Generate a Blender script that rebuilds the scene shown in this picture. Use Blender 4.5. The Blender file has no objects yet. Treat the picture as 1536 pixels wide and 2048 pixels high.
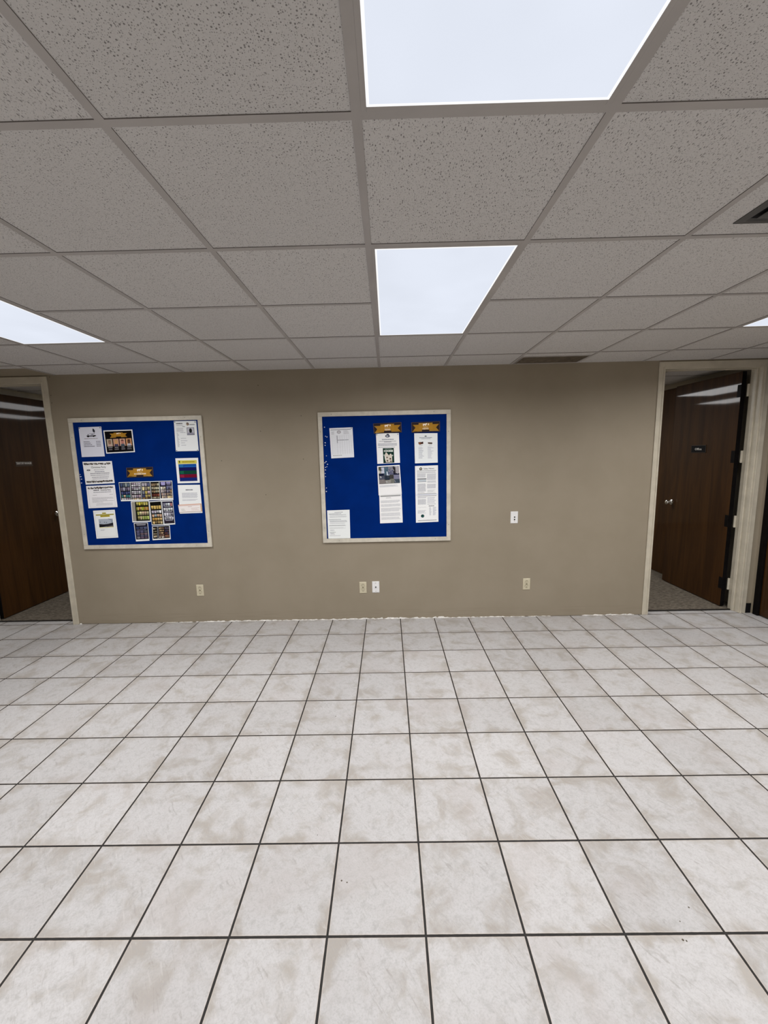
import bpy, bmesh, math, random
from mathutils import Vector, Matrix
random.seed(7)
S = bpy.context.scene
COL = S.collection
PI = math.pi

# ------------------------------------------------------------------ dimensions (metres)
H = 2.4522                 # ceiling height
P = 0.34228                # floor tile pitch
FX, FY = -0.24116, -0.34491
G = 0.6096                 # ceiling grid pitch
GX, GY = -0.05726, -2.83499
XL, XR = -4.60, 3.615      # hall side walls
YF = -8.0                  # wall behind the camera
YB = 5.0                   # far end of the offices
TW = 0.115                 # thickness of the back wall

# ------------------------------------------------------------------ helpers
def lin(c):
    def f(v):
        v = v/255.0
        return v/12.92 if v <= 0.04045 else ((v+0.055)/1.055)**2.4
    return (f(c[0]), f(c[1]), f(c[2]), 1.0)

def tag(o, label=None, cat=None, group=None, kind=None):
    if label: o['label'] = label
    if cat: o['category'] = cat
    if group: o['group'] = group
    if kind: o['kind'] = kind
    return o

def empty(name, loc, label=None, cat=None, group=None, kind=None):
    o = bpy.data.objects.new(name, None)
    o.empty_display_size = 0.05
    o.location = loc
    COL.objects.link(o)
    return tag(o, label, cat, group, kind)

class MB:
    """collects boxes, quads, lathes ... and links them as ONE mesh object"""
    def __init__(s):
        s.v = []; s.f = []; s.m = []
    def box(s, x0, y0, z0, x1, y1, z1, m=0):
        if x0 > x1: x0, x1 = x1, x0
        if y0 > y1: y0, y1 = y1, y0
        if z0 > z1: z0, z1 = z1, z0
        b = len(s.v)
        s.v += [(x0,y0,z0),(x1,y0,z0),(x1,y1,z0),(x0,y1,z0),(x0,y0,z1),(x1,y0,z1),(x1,y1,z1),(x0,y1,z1)]
        for q in ((0,3,2,1),(4,5,6,7),(0,1,5,4),(1,2,6,5),(2,3,7,6),(3,0,4,7)):
            s.f.append(tuple(b+i for i in q)); s.m.append(m)
        return b
    def quad(s, a, b, c, d, m=0):
        n = len(s.v); s.v += [a,b,c,d]; s.f.append((n,n+1,n+2,n+3)); s.m.append(m)
    def lathe(s, prof, origin, axis, n=24, m=0):
        """profile [(radius, distance along axis)] turned about the axis through origin"""
        ax = Vector(axis).normalized()
        t = Vector((0,0,1)) if abs(ax.z) < 0.9 else Vector((1,0,0))
        u = ax.cross(t).normalized(); w = ax.cross(u)
        o = Vector(origin); b = len(s.v)
        for r, h in prof:
            for i in range(n):
                a = 2*PI*i/n
                s.v.append(tuple(o + ax*h + (u*math.cos(a)+w*math.sin(a))*r))
        for k in range(len(prof)-1):
            for i in range(n):
                j = (i+1) % n
                s.f.append((b+k*n+i, b+k*n+j, b+(k+1)*n+j, b+(k+1)*n+i)); s.m.append(m)
        s.f.append(tuple(b+i for i in reversed(range(n)))); s.m.append(m)
        s.f.append(tuple(b+(len(prof)-1)*n+i for i in range(n))); s.m.append(m)
    def build(s, name, mats, parent=None, bevel=0, smooth=False, loc=None, seg=2):
        me = bpy.data.meshes.new(name)
        off = Vector(loc) if loc else Vector((0,0,0))
        if parent is not None and loc is None:
            p = parent
            while p is not None:
                off = off + Vector(p.location); p = p.parent
        me.from_pydata([tuple(Vector(v)-off) for v in s.v], [], s.f)
        for mt in (mats if isinstance(mats, (list, tuple)) else [mats]):
            me.materials.append(mt)
        for p, k in zip(me.polygons, s.m):
            p.material_index = k
            p.use_smooth = smooth
        bm = bmesh.new(); bm.from_mesh(me)
        bmesh.ops.recalc_face_normals(bm, faces=bm.faces)
        bm.to_mesh(me); bm.free()
        o = bpy.data.objects.new(name, me)
        if loc: o.location = loc
        COL.objects.link(o)
        if parent is not None: o.parent = parent
        if bevel:
            md = o.modifiers.new('bevel', 'BEVEL'); md.width = bevel; md.segments = seg
            md.limit_method = 'ANGLE'
        if smooth:
            try:
                me.set_sharp_from_angle(angle=math.radians(40))
            except Exception:
                pass
        return o

# ------------------------------------------------------------------ materials
def newmat(name):
    m = bpy.data.materials.new(name); m.use_nodes = True
    nt = m.node_tree; nt.nodes.clear()
    out = nt.nodes.new('ShaderNodeOutputMaterial')
    b = nt.nodes.new('ShaderNodeBsdfPrincipled')
    nt.links.new(b.outputs[0], out.inputs[0])
    return m, nt, b, out

def N(nt, t, **kw):
    n = nt.nodes.new(t)
    for k, v in kw.items():
        setattr(n, k, v)
    return n

def setin(nt, sock, v):
    if hasattr(v, 'is_output'):
        nt.links.new(v, sock)
    else:
        sock.default_value = v

def math_(nt, op, a, b=None, c=None, clamp=False):
    n = N(nt, 'ShaderNodeMath', operation=op); n.use_clamp = clamp
    setin(nt, n.inputs[0], a)
    if b is not None: setin(nt, n.inputs[1], b)
    if c is not None: setin(nt, n.inputs[2], c)
    return n.outputs[0]

def vmath(nt, op, a, b=None):
    n = N(nt, 'ShaderNodeVectorMath', operation=op)
    setin(nt, n.inputs[0], a)
    if b is not None: setin(nt, n.inputs[1], b)
    return n.outputs[0]

def mixc(nt, f, a, b):
    n = N(nt, 'ShaderNodeMix', data_type='RGBA')
    setin(nt, n.inputs[0], f); setin(nt, n.inputs[6], a); setin(nt, n.inputs[7], b)
    return n.outputs[2]

def smooth(nt, v, a, b):
    n = N(nt, 'ShaderNodeMapRange', interpolation_type='SMOOTHSTEP')
    setin(nt, n.inputs[0], v); n.inputs[1].default_value = a; n.inputs[2].default_value = b
    return n.outputs[0]

def noise(nt, vec, scale, detail=4, rough=0.55, dist=0.0):
    n = N(nt, 'ShaderNodeTexNoise')
    setin(nt, n.inputs['Vector'], vec)
    n.inputs['Scale'].default_value = scale; n.inputs['Detail'].default_value = detail
    n.inputs['Roughness'].default_value = rough; n.inputs['Distortion'].default_value = dist
    return n.outputs[0]

def bump(nt, b, h, strength=0.3, dist=0.002):
    n = N(nt, 'ShaderNodeBump'); n.inputs['Strength'].default_value = strength
    n.inputs['Distance'].default_value = dist
    setin(nt, n.inputs['Height'], h)
    nt.links.new(n.outputs[0], b.inputs['Normal'])

def pos(nt):
    return N(nt, 'ShaderNodeNewGeometry').outputs['Position']

def paint(name, c, rough=0.55, var=0.06, scale=6, bumps=0.12, bscale=220, spec=0.35, rgb=None):
    m, nt, b, _ = newmat(name)
    p = pos(nt)
    base = rgb if rgb else lin(c)
    f = noise(nt, p, scale, 5)
    d = tuple(v*(1-var*2) for v in base[:3]) + (1,)
    l = tuple(min(1, v*(1+var*2)) for v in base[:3]) + (1,)
    nt.links.new(mixc(nt, smooth(nt, f, 0.3, 0.7), d, l), b.inputs['Base Color'])
    b.inputs['Roughness'].default_value = rough
    b.inputs['Specular IOR Level'].default_value = spec
    if bumps:
        bump(nt, b, noise(nt, p, bscale, 3), bumps, 0.001)
    return m

def mat_floor():
    m, nt, b, _ = newmat('floor_tile')
    p = pos(nt)
    sep = N(nt, 'ShaderNodeSeparateXYZ'); nt.links.new(p, sep.inputs[0])
    tx = math_(nt, 'DIVIDE', math_(nt, 'SUBTRACT', sep.outputs[0], FX), P)
    ty = math_(nt, 'DIVIDE', math_(nt, 'SUBTRACT', sep.outputs[1], FY), P)
    cx = math_(nt, 'FLOOR', tx); cy = math_(nt, 'FLOOR', ty)
    fx = math_(nt, 'SUBTRACT', tx, cx); fy = math_(nt, 'SUBTRACT', ty, cy)
    ex = math_(nt, 'MINIMUM', fx, math_(nt, 'SUBTRACT', 1.0, fx))
    ey = math_(nt, 'MINIMUM', fy, math_(nt, 'SUBTRACT', 1.0, fy))
    e = math_(nt, 'MULTIPLY', math_(nt, 'MINIMUM', ex, ey), P)      # metres from the joint's middle
    wob = math_(nt, 'MULTIPLY', math_(nt, 'SUBTRACT', noise(nt, p, 35, 3), 0.5), 0.0016)
    e = math_(nt, 'ADD', e, wob)
    comb = N(nt, 'ShaderNodeCombineXYZ'); nt.links.new(cx, comb.inputs[0]); nt.links.new(cy, comb.inputs[1])
    wn = N(nt, 'ShaderNodeTexWhiteNoise'); wn.noise_dimensions = '3D'
    nt.links.new(comb.outputs[0], wn.inputs[0])
    off = vmath(nt, 'SCALE', wn.outputs['Color']); off.node.inputs['Scale'].default_value = 37.0
    q = vmath(nt, 'ADD', p, off)
    big = noise(nt, q, 7.5, 7, 0.62, 0.5)
    mid = noise(nt, q, 38, 7, 0.7, 0.6)
    fine = noise(nt, q, 150, 5, 0.7, 0.4)
    # diagonal brushed streaks of the tile's stone print
    mp = N(nt, 'ShaderNodeMapping'); mr = N(nt, 'ShaderNodeMapping'); nt.links.new(q, mr.inputs[0]); mr.inputs['Rotation'].default_value = (0, 0, math.radians(52))
    nt.links.new(mr.outputs[0], mp.inputs[0]); mp.inputs['Scale'].default_value = (15, 95, 15)
    stre = noise(nt, mp.outputs[0], 1.0, 5, 0.6, 0.7)
    veil = noise(nt, q, 9, 3, 0.5)
    light = (0.610, 0.597, 0.597, 1); beige = (0.425, 0.385, 0.340, 1); grey = (0.435, 0.420, 0.407, 1); pinkish = (0.515, 0.470, 0.452, 1)
    c = mixc(nt, math_(nt, 'MULTIPLY', math_(nt, 'ADD', smooth(nt, big, 0.47, 0.72), math_(nt, 'MULTIPLY', smooth(nt, e, 0.055, 0.008), math_(nt, 'MULTIPLY', smooth(nt, big, 0.42, 0.55), 0.55)), None, True), 0.85), light, beige)
    c = mixc(nt, math_(nt, 'MULTIPLY', smooth(nt, mid, 0.46, 0.70), 0.60), c, grey)
    c = mixc(nt, math_(nt, 'MULTIPLY', smooth(nt, fine, 0.44, 0.68), 0.42), c, (0.41, 0.395, 0.38, 1))
    c = mixc(nt, math_(nt, 'MULTIPLY', smooth(nt, noise(nt, q, 3.1, 4), 0.5, 0.7), 0.35), c, pinkish)
    sm = math_(nt, 'MULTIPLY', smooth(nt, stre, 0.56, 0.70), smooth(nt, veil, 0.42, 0.58))
    c = mixc(nt, math_(nt, 'MULTIPLY', sm, 0.42), c, (0.31, 0.285, 0.26, 1))
    sl = math_(nt, 'MULTIPLY', smooth(nt, stre, 0.42, 0.28), 0.35)
    c = mixc(nt, sl, c, (0.71, 0.69, 0.68, 1))
    # each tile a touch lighter or darker
    tv = N(nt, 'ShaderNodeMapRange'); nt.links.new(wn.outputs['Value'], tv.inputs[0])
    tv.inputs[3].default_value = 0.775; tv.inputs[4].default_value = 0.865
    hv = vmath(nt, 'SCALE', c); nt.links.new(tv.outputs[0], hv.node.inputs['Scale'])
    # worn rim where the glaze meets the joint
    rim = math_(nt, 'MULTIPLY', smooth(nt, e, 0.0085, 0.0050), 0.45)
    c = mixc(nt, rim, hv, (0.55, 0.47, 0.41, 1))
    gn = noise(nt, p, 60, 4)
    gc = mixc(nt, gn, (0.012, 0.012, 0.012, 1), (0.035, 0.031, 0.028, 1))
    joint = smooth(nt, e, 0.0046, 0.0038)
    c = mixc(nt, joint, c, gc)
    nt.links.new(c, b.inputs['Base Color'])
    ro = math_(nt, 'MULTIPLY_ADD', joint, 0.35, math_(nt, 'MULTIPLY_ADD', mid, 0.25, 0.36))
    nt.links.new(ro, b.inputs['Roughness'])
    b.inputs['Specular IOR Level'].default_value = 0.35
    hgt = math_(nt, 'ADD', math_(nt, 'MULTIPLY', smooth(nt, e, 0.002, 0.007), 1.0),
                math_(nt, 'MULTIPLY', math_(nt, 'ADD', stre, mid), 0.22))
    bump(nt, b, hgt, 0.35, 0.0016)
    return m

def mat_ceiling():
    m, nt, b, _ = newmat('acoustic_tile')
    p = pos(nt)
    sep = N(nt, 'ShaderNodeSeparateXYZ'); nt.links.new(p, sep.inputs[0])
    cx = math_(nt, 'FLOOR', math_(nt, 'DIVIDE', math_(nt, 'SUBTRACT', sep.outputs[0], GX), G))
    cy = math_(nt, 'FLOOR', math_(nt, 'DIVIDE', math_(nt, 'SUBTRACT', sep.outputs[1], GY), G))
    comb = N(nt, 'ShaderNodeCombineXYZ'); nt.links.new(cx, comb.inputs[0]); nt.links.new(cy, comb.inputs[1])
    wn = N(nt, 'ShaderNodeTexWhiteNoise'); wn.noise_dimensions = '3D'
    nt.links.new(comb.outputs[0], wn.inputs[0])
    off = vmath(nt, 'SCALE', wn.outputs['Color']); off.node.inputs['Scale'].default_value = 23.0
    q = vmath(nt, 'ADD', p, off)
    # pinholes and short fissures, lying along or across the panel
    def pits(sx, sy, thr):
        mp = N(nt, 'ShaderNodeMapping'); nt.links.new(q, mp.inputs[0])
        mp.inputs['Scale'].default_value = (sx, sy, 1)
        wv = N(nt, 'ShaderNodeTexVoronoi'); wv.feature = 'F1'; wv.voronoi_dimensions = '2D'
        nt.links.new(mp.outputs[0], wv.inputs['Vector'])
        wv.inputs['Scale'].default_value = 1.0
        sc = N(nt, 'ShaderNodeSeparateColor'); nt.links.new(wv.outputs['Color'], sc.inputs[0])
        rad = math_(nt, 'MULTIPLY', math_(nt, 'POWER', sc.outputs[0], 2.0), thr)
        return smooth(nt, math_(nt, 'SUBTRACT', rad, wv.outputs['Distance']), -0.03, 0.05)
    pa = math_(nt, 'MAXIMUM', pits(150, 62, 0.27), math_(nt, 'MULTIPLY', pits(300, 150, 0.34), 0.7))
    pb = math_(nt, 'MAXIMUM', pits(120, 120, 0.25), math_(nt, 'MULTIPLY', pits(230, 230, 0.34), 0.7))
    sel = math_(nt, 'GREATER_THAN', wn.outputs['Value'], 0.42)
    pit = math_(nt, 'ADD', math_(nt, 'MULTIPLY', pa, sel), math_(nt, 'MULTIPLY', pb, math_(nt, 'SUBTRACT', 1.0, sel)))
    base = mixc(nt, noise(nt, q, 160, 4, 0.7), (0.55, 0.535, 0.521, 1), (0.67, 0.652, 0.636, 1))
    tv = N(nt, 'ShaderNodeMapRange'); nt.links.new(wn.outputs['Value'], tv.inputs[0])
    tv.inputs[3].default_value = 0.97; tv.inputs[4].default_value = 1.03
    hv = vmath(nt, 'SCALE', base); nt.links.new(tv.outputs[0], hv.node.inputs['Scale'])
    c = mixc(nt, math_(nt, 'MULTIPLY', pit, 0.78), hv, (0.13, 0.12, 0.115, 1))
    nt.links.new(c, b.inputs['Base Color'])
    b.inputs['Roughness'].default_value = 0.9
    b.inputs['Specular IOR Level'].default_value = 0.1
    hgt = math_(nt, 'SUBTRACT', math_(nt, 'MULTIPLY', noise(nt, q, 190, 5, 0.7), 0.9), pit)
    bump(nt, b, hgt, 0.5, 0.002)
    return m

def mat_wood(name, d, l, rough=0.5, coat=0.32):
    m, nt, b, _ = newmat(name)
    p = pos(nt)
    mp = N(nt, 'ShaderNodeMapping'); nt.links.new(p, mp.inputs[0]); mp.inputs['Scale'].default_value = (9, 9, 0.7)
    a = noise(nt, mp.outputs[0], 1.2, 6, 0.6, 0.8)
    mp2 = N(nt, 'ShaderNodeMapping'); nt.links.new(p, mp2.inputs[0]); mp2.inputs['Scale'].default_value = (110, 110, 3)
    g = noise(nt, mp2.outputs[0], 1.0, 4, 0.6)
    c = mixc(nt, smooth(nt, a, 0.3, 0.72), d, l)
    c = mixc(nt, math_(nt, 'MULTIPLY', smooth(nt, g, 0.45, 0.75), 0.25), c, tuple(v*0.45 for v in d[:3])+(1,))
    nt.links.new(c, b.inputs['Base Color'])
    nt.links.new(math_(nt, 'MULTIPLY_ADD', noise(nt, mp.outputs[0], 2.0, 3), 0.12, rough), b.inputs['Roughness'])
    b.inputs['Specular IOR Level'].default_value = 0.12; b.inputs['Coat Weight'].default_value = coat; b.inputs['Coat Roughness'].default_value = 0.045
    bump(nt, b, math_(nt, 'ADD', g, math_(nt, 'MULTIPLY', noise(nt, p, 7, 2), 2.0)), 0.06, 0.002)
    return m

def mat_carpet():
    m, nt, b, _ = newmat('office_carpet')
    p = pos(nt)
    mp = N(nt, 'ShaderNodeMapping'); nt.links.new(p, mp.inputs[0]); mp.inputs['Scale'].default_value = (22, 60, 20)
    a = noise(nt, mp.outputs[0], 1.0, 4, 0.65, 0.5)
    f = noise(nt, p, 400, 3)
    c = mixc(nt, smooth(nt, a, 0.35, 0.68), (0.115, 0.098, 0.076, 1), (0.26, 0.225, 0.18, 1))
    c = mixc(nt, math_(nt, 'MULTIPLY', f, 0.4), c, (0.06, 0.05, 0.04, 1))
    nt.links.new(c, b.inputs['Base Color'])
    b.inputs['Roughness'].default_value = 0.95; b.inputs['Specular IOR Level'].default_value = 0.05
    bump(nt, b, f, 0.6, 0.004)
    return m

def mat_wall():
    m, nt, b, _ = newmat('taupe_wall_paint')
    p = pos(nt)
    c = mixc(nt, smooth(nt, noise(nt, p, 2.2, 5), 0.3, 0.7), (0.288, 0.246, 0.182, 1), (0.313, 0.268, 0.202, 1))
    # scuffed, brushed band low on the wall where the skirting came off
    sep = N(nt, 'ShaderNodeSeparateXYZ'); nt.links.new(p, sep.inputs[0])
    mp = N(nt, 'ShaderNodeMapping'); nt.links.new(p, mp.inputs[0]); mp.inputs['Scale'].default_value = (3, 3, 90)
    band = math_(nt, 'MULTIPLY', smooth(nt, sep.outputs[2], 0.11, 0.09), smooth(nt, noise(nt, mp.outputs[0], 1.0, 4), 0.45, 0.65))
    c = mixc(nt, math_(nt, 'MULTIPLY', band, 0.30), c, (0.25, 0.205, 0.15, 1))
    nt.links.new(c, b.inputs['Base Color'])
    b.inputs['Roughness'].default_value = 0.6; b.inputs['Specular IOR Level'].default_value = 0.25
    bump(nt, b, noise(nt, p, 160, 4), 0.10, 0.0015)
    return m

def mat_emit(name, col, strength, var=0.0):
    m = bpy.data.materials.new(name); m.use_nodes = True
    nt = m.node_tree; nt.nodes.clear()
    out = nt.nodes.new('ShaderNodeOutputMaterial'); e = nt.nodes.new('ShaderNodeEmission')
    e.inputs[0].default_value = col + (1,)
    if var:
        f = noise(nt, pos(nt), 2.6, 2)
        mr = N(nt, 'ShaderNodeMapRange'); nt.links.new(f, mr.inputs[0])
        mr.inputs[1].default_value = 0.3; mr.inputs[2].default_value = 0.7
        mr.inputs[3].default_value = strength*(1-var); mr.inputs[4].default_value = strength*(1+var)
        nt.links.new(mr.outputs[0], e.inputs[1])
    else:
        e.inputs[1].default_value = strength
    nt.links.new(e.outputs[0], out.inputs[0])
    return m

def mat_print():
    m, nt, b, _ = newmat('printed_paper')
    a = N(nt, 'ShaderNodeAttribute'); a.attribute_name = 'Col'
    nt.links.new(a.outputs['Color'], b.inputs['Base Color'])
    b.inputs['Roughness'].default_value = 0.6; b.inputs['Specular IOR Level'].default_value = 0.10
    bump(nt, b, noise(nt, pos(nt), 25, 2), 0.08, 0.002)
    return m

def mat_metal(name, col, rough):
    m, nt, b, _ = newmat(name)
    b.inputs['Base Color'].default_value = col; b.inputs['Metallic'].default_value = 1.0
    nt.links.new(math_(nt, 'MULTIPLY_ADD', noise(nt, pos(nt), 300, 2), 0.06, rough), b.inputs['Roughness'])
    return m

M = dict(
    floor=mat_floor(), ceil=mat_ceiling(), wall=mat_wall(), carpet=mat_carpet(), printed=mat_print(),
    grid=paint('white_grid_enamel', None, 0.5, 0.03, 4, 0.0, rgb=(0.41, 0.385, 0.368, 1)),
    gap=paint('tile_gap_shade_grime', None, 0.9, 0.05, 30, 0.0, rgb=(0.17, 0.155, 0.145, 1)),  # dark tone stands in for the shadow gap and grime at tile edges
    casing=paint('cream_trim_paint', None, 0.38, 0.04, 9, 0.10, 90, 0.45, rgb=(0.54, 0.495, 0.40, 1)),
    door=mat_wood('dark_stained_veneer', (0.031, 0.0112, 0.0018, 1), (0.062, 0.0245, 0.0044, 1)),
    black=paint('black_rubber', None, 0.55, 0.1, 20, 0.1, spec=0.06, rgb=(0.008, 0.008, 0.009, 1)),
    blackwood=paint('black_painted_frame', None, 0.5, 0.1, 20, 0.1, spec=0.06, rgb=(0.006, 0.005, 0.005, 1)),
    frame=paint('cream_board_frame', None, 0.45, 0.05, 14, 0.15, 90, 0.4, rgb=(0.60, 0.56, 0.475, 1)),
    blue=paint('royal_blue_board_cover', None, 0.8, 0.05, 5, 0.12, 60, 0.03, rgb=(0.0, 0.0185, 0.150, 1)),
    ivory=paint('ivory_plastic', None, 0.35, 0.02, 20, 0.0, spec=0.5, rgb=(0.60, 0.545, 0.40, 1)),
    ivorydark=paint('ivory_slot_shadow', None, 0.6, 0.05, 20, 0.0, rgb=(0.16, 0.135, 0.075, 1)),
    white=paint('white_plastic', None, 0.3, 0.02, 20, 0.0, spec=0.5, rgb=(0.83, 0.83, 0.83, 1)),
    whitepaint=paint('white_plaster', None, 0.8, 0.08, 60, 0.4, 180, rgb=(0.80, 0.78, 0.74, 1)),
    dark=paint('dark_hole', None, 0.6, 0.05, 20, 0.0, spec=0.06, rgb=(0.012, 0.012, 0.013, 1)),
    nail=paint('old_nail_head', None, 0.6, 0.05, 20, 0.0, rgb=(0.24, 0.21, 0.165, 1)),
    hole=paint('nail_hole_mark', None, 0.8, 0.05, 20, 0.0, rgb=(0.10, 0.082, 0.06, 1)),
    chrome=mat_metal('polished_nickel', (0.80, 0.79, 0.76, 1), 0.10),
    greymetal=paint('dark_grey_register_paint', None, 0.5, 0.06, 12, 0.0, spec=0.4, rgb=(0.085, 0.083, 0.080, 1)),
    ventdark=paint('dirty_grille_paint', None, 0.6, 0.1, 25, 0.0, rgb=(0.50, 0.45, 0.38, 1)),
    cove=paint('black_threshold_rubber', None, 0.6, 0.1, 25, 0.0, rgb=(0.014, 0.012, 0.010, 1)),
    pinw=paint('white_pin_plastic', None, 0.3, 0.02, 20, 0.0, spec=0.5, rgb=(0.62, 0.66, 0.80, 1)),
    pinb=paint('black_pin_plastic', None, 0.3, 0.02, 20, 0.0, spec=0.5, rgb=(0.012, 0.014, 0.03, 1)),
    signwhite=paint('white_sign_lettering', None, 0.5, 0.02, 20, 0.0, rgb=(0.80, 0.78, 0.74, 1)),
    signbrown=paint('engraved_brown_plate', None, 0.4, 0.04, 20, 0.0, spec=0.4, rgb=(0.042, 0.022, 0.010, 1)),
    lens=mat_emit('lit_lens', (0.770, 0.815, 0.915), 1.0, 0.035),
    lensedge=mat_emit('lit_lens_edge', (1.0, 1.0, 1.0), 1.05),
)

# ------------------------------------------------------------------ lettering as flat mesh faces
def glyphs(txt, align='CENTER', bold=0.0):
    """(verts2d, faces, width) of a line of text about 1 unit high, baseline at 0"""
    cu = bpy.data.curves.new('tmp_text', 'FONT'); cu.body = txt; cu.size = 1.0
    cu.align_x = align; cu.offset = bold; cu.resolution_u = 2
    o = bpy.data.objects.new('tmp_text', cu); COL.objects.link(o)
    dg = bpy.context.evaluated_depsgraph_get()
    me = bpy.data.meshes.new_from_object(o.evaluated_get(dg))
    vs = [(v.co.x, v.co.y) for v in me.vertices]; fs = [tuple(p.vertices) for p in me.polygons]
    bpy.data.objects.remove(o); bpy.data.curves.remove(cu); bpy.data.meshes.remove(me)
    xs = [v[0] for v in vs]
    return vs, fs, (max(xs)-min(xs) if xs else 0), (min(xs) if xs else 0)

# ------------------------------------------------------------------ printed sheets
class Page:
    """one sheet of paper hung on a board: content given in u (0..1 left to right), v (0..1 top to bottom)"""
    def __init__(s, quad, y, paper=(206, 205, 214), thick=0.0006):
        s.q = [Vector((c[0], 0, c[1])) for c in quad]           # TL TR BR BL
        s.y = y; s.t = thick; s.layer = 0
        s.v = []; s.f = []; s.c = []
        w = ((s.q[1]-s.q[0]).length + (s.q[2]-s.q[3]).length)/2
        h = ((s.q[3]-s.q[0]).length + (s.q[2]-s.q[1]).length)/2
        s.asp = w/h
        pc = tuple(min(0.9, a*k) for a, k in zip(lin(paper), (1.44, 1.46, 1.50))) + (1.0,)
        # the sheet itself, slightly bowed so it does not lie dead flat
        n = 6
        idx = {}
        for j in range(n+1):
            for i in range(n+1):
                idx[i, j] = len(s.v)
                s.v.append(s.pt(i/n, j/n, -0.0))
        for j in range(n):
            for i in range(n):
                s.f.append((idx[i,j], idx[i,j+1], idx[i+1,j+1], idx[i+1,j])); s.c.append(pc)
        rim = [idx[i,0] for i in range(n+1)] + [idx[n,j] for j in range(1,n+1)] + [idx[i,n] for i in range(n-1,-1,-1)] + [idx[0,j] for j in range(n-1,0,-1)]
        back = []
        for k in rim:
            x, yy, z = s.v[k]; back.append(len(s.v)); s.v.append((x, s.y+s.t, z))
        for k in range(len(rim)):
            l = (k+1) % len(rim)
            s.f.append((rim[k], rim[l], back[l], back[k])); s.c.append(pc)
    def bow(s, u, v):
        return -0.0012*v
    def pt(s, u, v, d):
        a = s.q[0].lerp(s.q[1], u); b = s.q[3].lerp(s.q[2], u); p = a.lerp(b, v)
        return (p.x, s.y + s.bow(u, v) + d, p.z)
    def up(s):
        s.layer += 1
    def face(s, pts, col):
        d = -0.00012*(1+s.layer)
        b = len(s.v)
        s.v += [s.pt(u, v, d) for u, v in pts]
        s.f.append(tuple(range(b, b+len(pts)))); s.c.append(lin(col))
    def rect(s, u0, v0, u1, v1, col):
        nu = max(1, int(round((u1-u0)/0.34)))
        for k in range(nu):
            a = u0+(u1-u0)*k/nu; b = u0+(u1-u0)*(k+1)/nu
            s.face([(a,v0),(a,v1),(b,v1),(b,v0)], col)
    def poly(s, pts, col):
        s.face(pts, col)
    def ell(s, u, v, ru, rv, col, n=16, a0=0, a1=2*PI):
        s.face([(u+ru*math.cos(a0+(a1-a0)*k/n), v+rv*math.sin(a0+(a1-a0)*k/n)) for k in range(n if a1-a0 > 6.2 else n+1)], col)
    def text(s, txt, u, v, h, col, align='CENTER', w=None, bold=0.0):
        """h = letter height in v units; w = wanted width in u units"""
        vs, fs, wd, mn = glyphs(txt, align, bold)
        ky = h/0.70
        kx = (w/wd) if w else ky/s.asp
        d = -0.00012*(1+s.layer)
        b = len(s.v)
        for x, y in vs:
            s.v.append(s.pt(u + x*kx, v - y*ky, d))
        for f in fs:
            s.f.append(tuple(b+i for i in f)); s.c.append(lin(col))
    def lines(s, u0, v0, u1, v1, n, col, fill=0.5, rag=0.15, words=True, centre=False):
        """rows of small print, too small in the photograph to be read"""
        dv = (v1-v0)/n
        col = tuple(min(255, c+8) for c in col)
        for k in range(n):
            e = u1 - (u1-u0)*rag*random.random()
            a = u0
            if centre:
                sh = (u1-e)/2; a = u0+sh; e = u1-sh
            y0 = v0+dv*k+dv*(1-fill)/2; y1 = y0+dv*fill
            if not words:
                s.rect(a, y0, e, y1, col); continue
            x = a
            while x < e-0.01:
                wl = random.uniform(0.016, 0.055)
                s.face([(x,y0),(x,y1),(min(e,x+wl),y1),(min(e,x+wl),y0)], col)
                x += wl + 0.0075
    def build(s, name):
        me = bpy.data.meshes.new(name)
        cx = sum(p.x for p in s.q)/4; cz = sum(p.z for p in s.q)/4
        o0 = Vector((cx, s.y, cz))
        me.from_pydata([tuple(Vector(v)-o0) for v in s.v], [], s.f)
        me.materials.append(M['printed'])
        at = me.color_attributes.new('Col', 'FLOAT_COLOR', 'CORNER')
        for p, c in zip(me.polygons, s.c):
            for li in p.loop_indices:
                at.data[li].color = c
        o = bpy.data.objects.new(name, me); o.location = o0; COL.objects.link(o)
        return o

# ================================================================== THE SETTING
mb = MB(); mb.box(XL-0.1, YF-0.1, -0.10, XR+0.1, 0.085, 0.0)
fl = mb.build('floor', M['floor']); tag(fl, 'cream stone-look ceramic tile floor with dark grout lines', kind='structure')
# little chips and specks in the glaze
mb = MB()
for x, y, r in ((-0.212,-2.554,.0035),(-0.19,-2.561,.003),(1.063,-2.66,.003),(1.0,-2.704,.0022),(0.971,-2.759,.004),(0.981,-2.762,.003),
                (-2.705,-1.076,.004),(-0.798,-1.686,.003),(-0.363,-1.544,.003),(-0.34,-2.36,.002)):
    mb.lathe([(r, 0), (r*0.7, 0.0006)], (x, y, 0), (0,0,1), 8)
ch = mb.build('glaze_chips', M['hole'], fl); tag(ch, kind='stuff')

mb = MB(); mb.box(-4.2, 0.085, -0.10, -0.35, YB, 0.004)
tag(mb.build('floor_office_left', M['carpet']), 'brown flecked carpet beyond the left doorway', kind='structure')
mb = MB(); mb.box(-0.25, 0.085, -0.10, XR, YB, 0.004)
tag(mb.build('floor_office_right', M['carpet']), 'brown flecked carpet beyond the right doorway', kind='structure')

mb = MB(); mb.box(XL-0.1, YF-0.1, H+0.0026, XR+0.1, YB+0.1, H+0.06)
tag(mb.build('ceiling', M['ceil']), 'grey-white fissured acoustic ceiling tiles', kind='structure')

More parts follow.
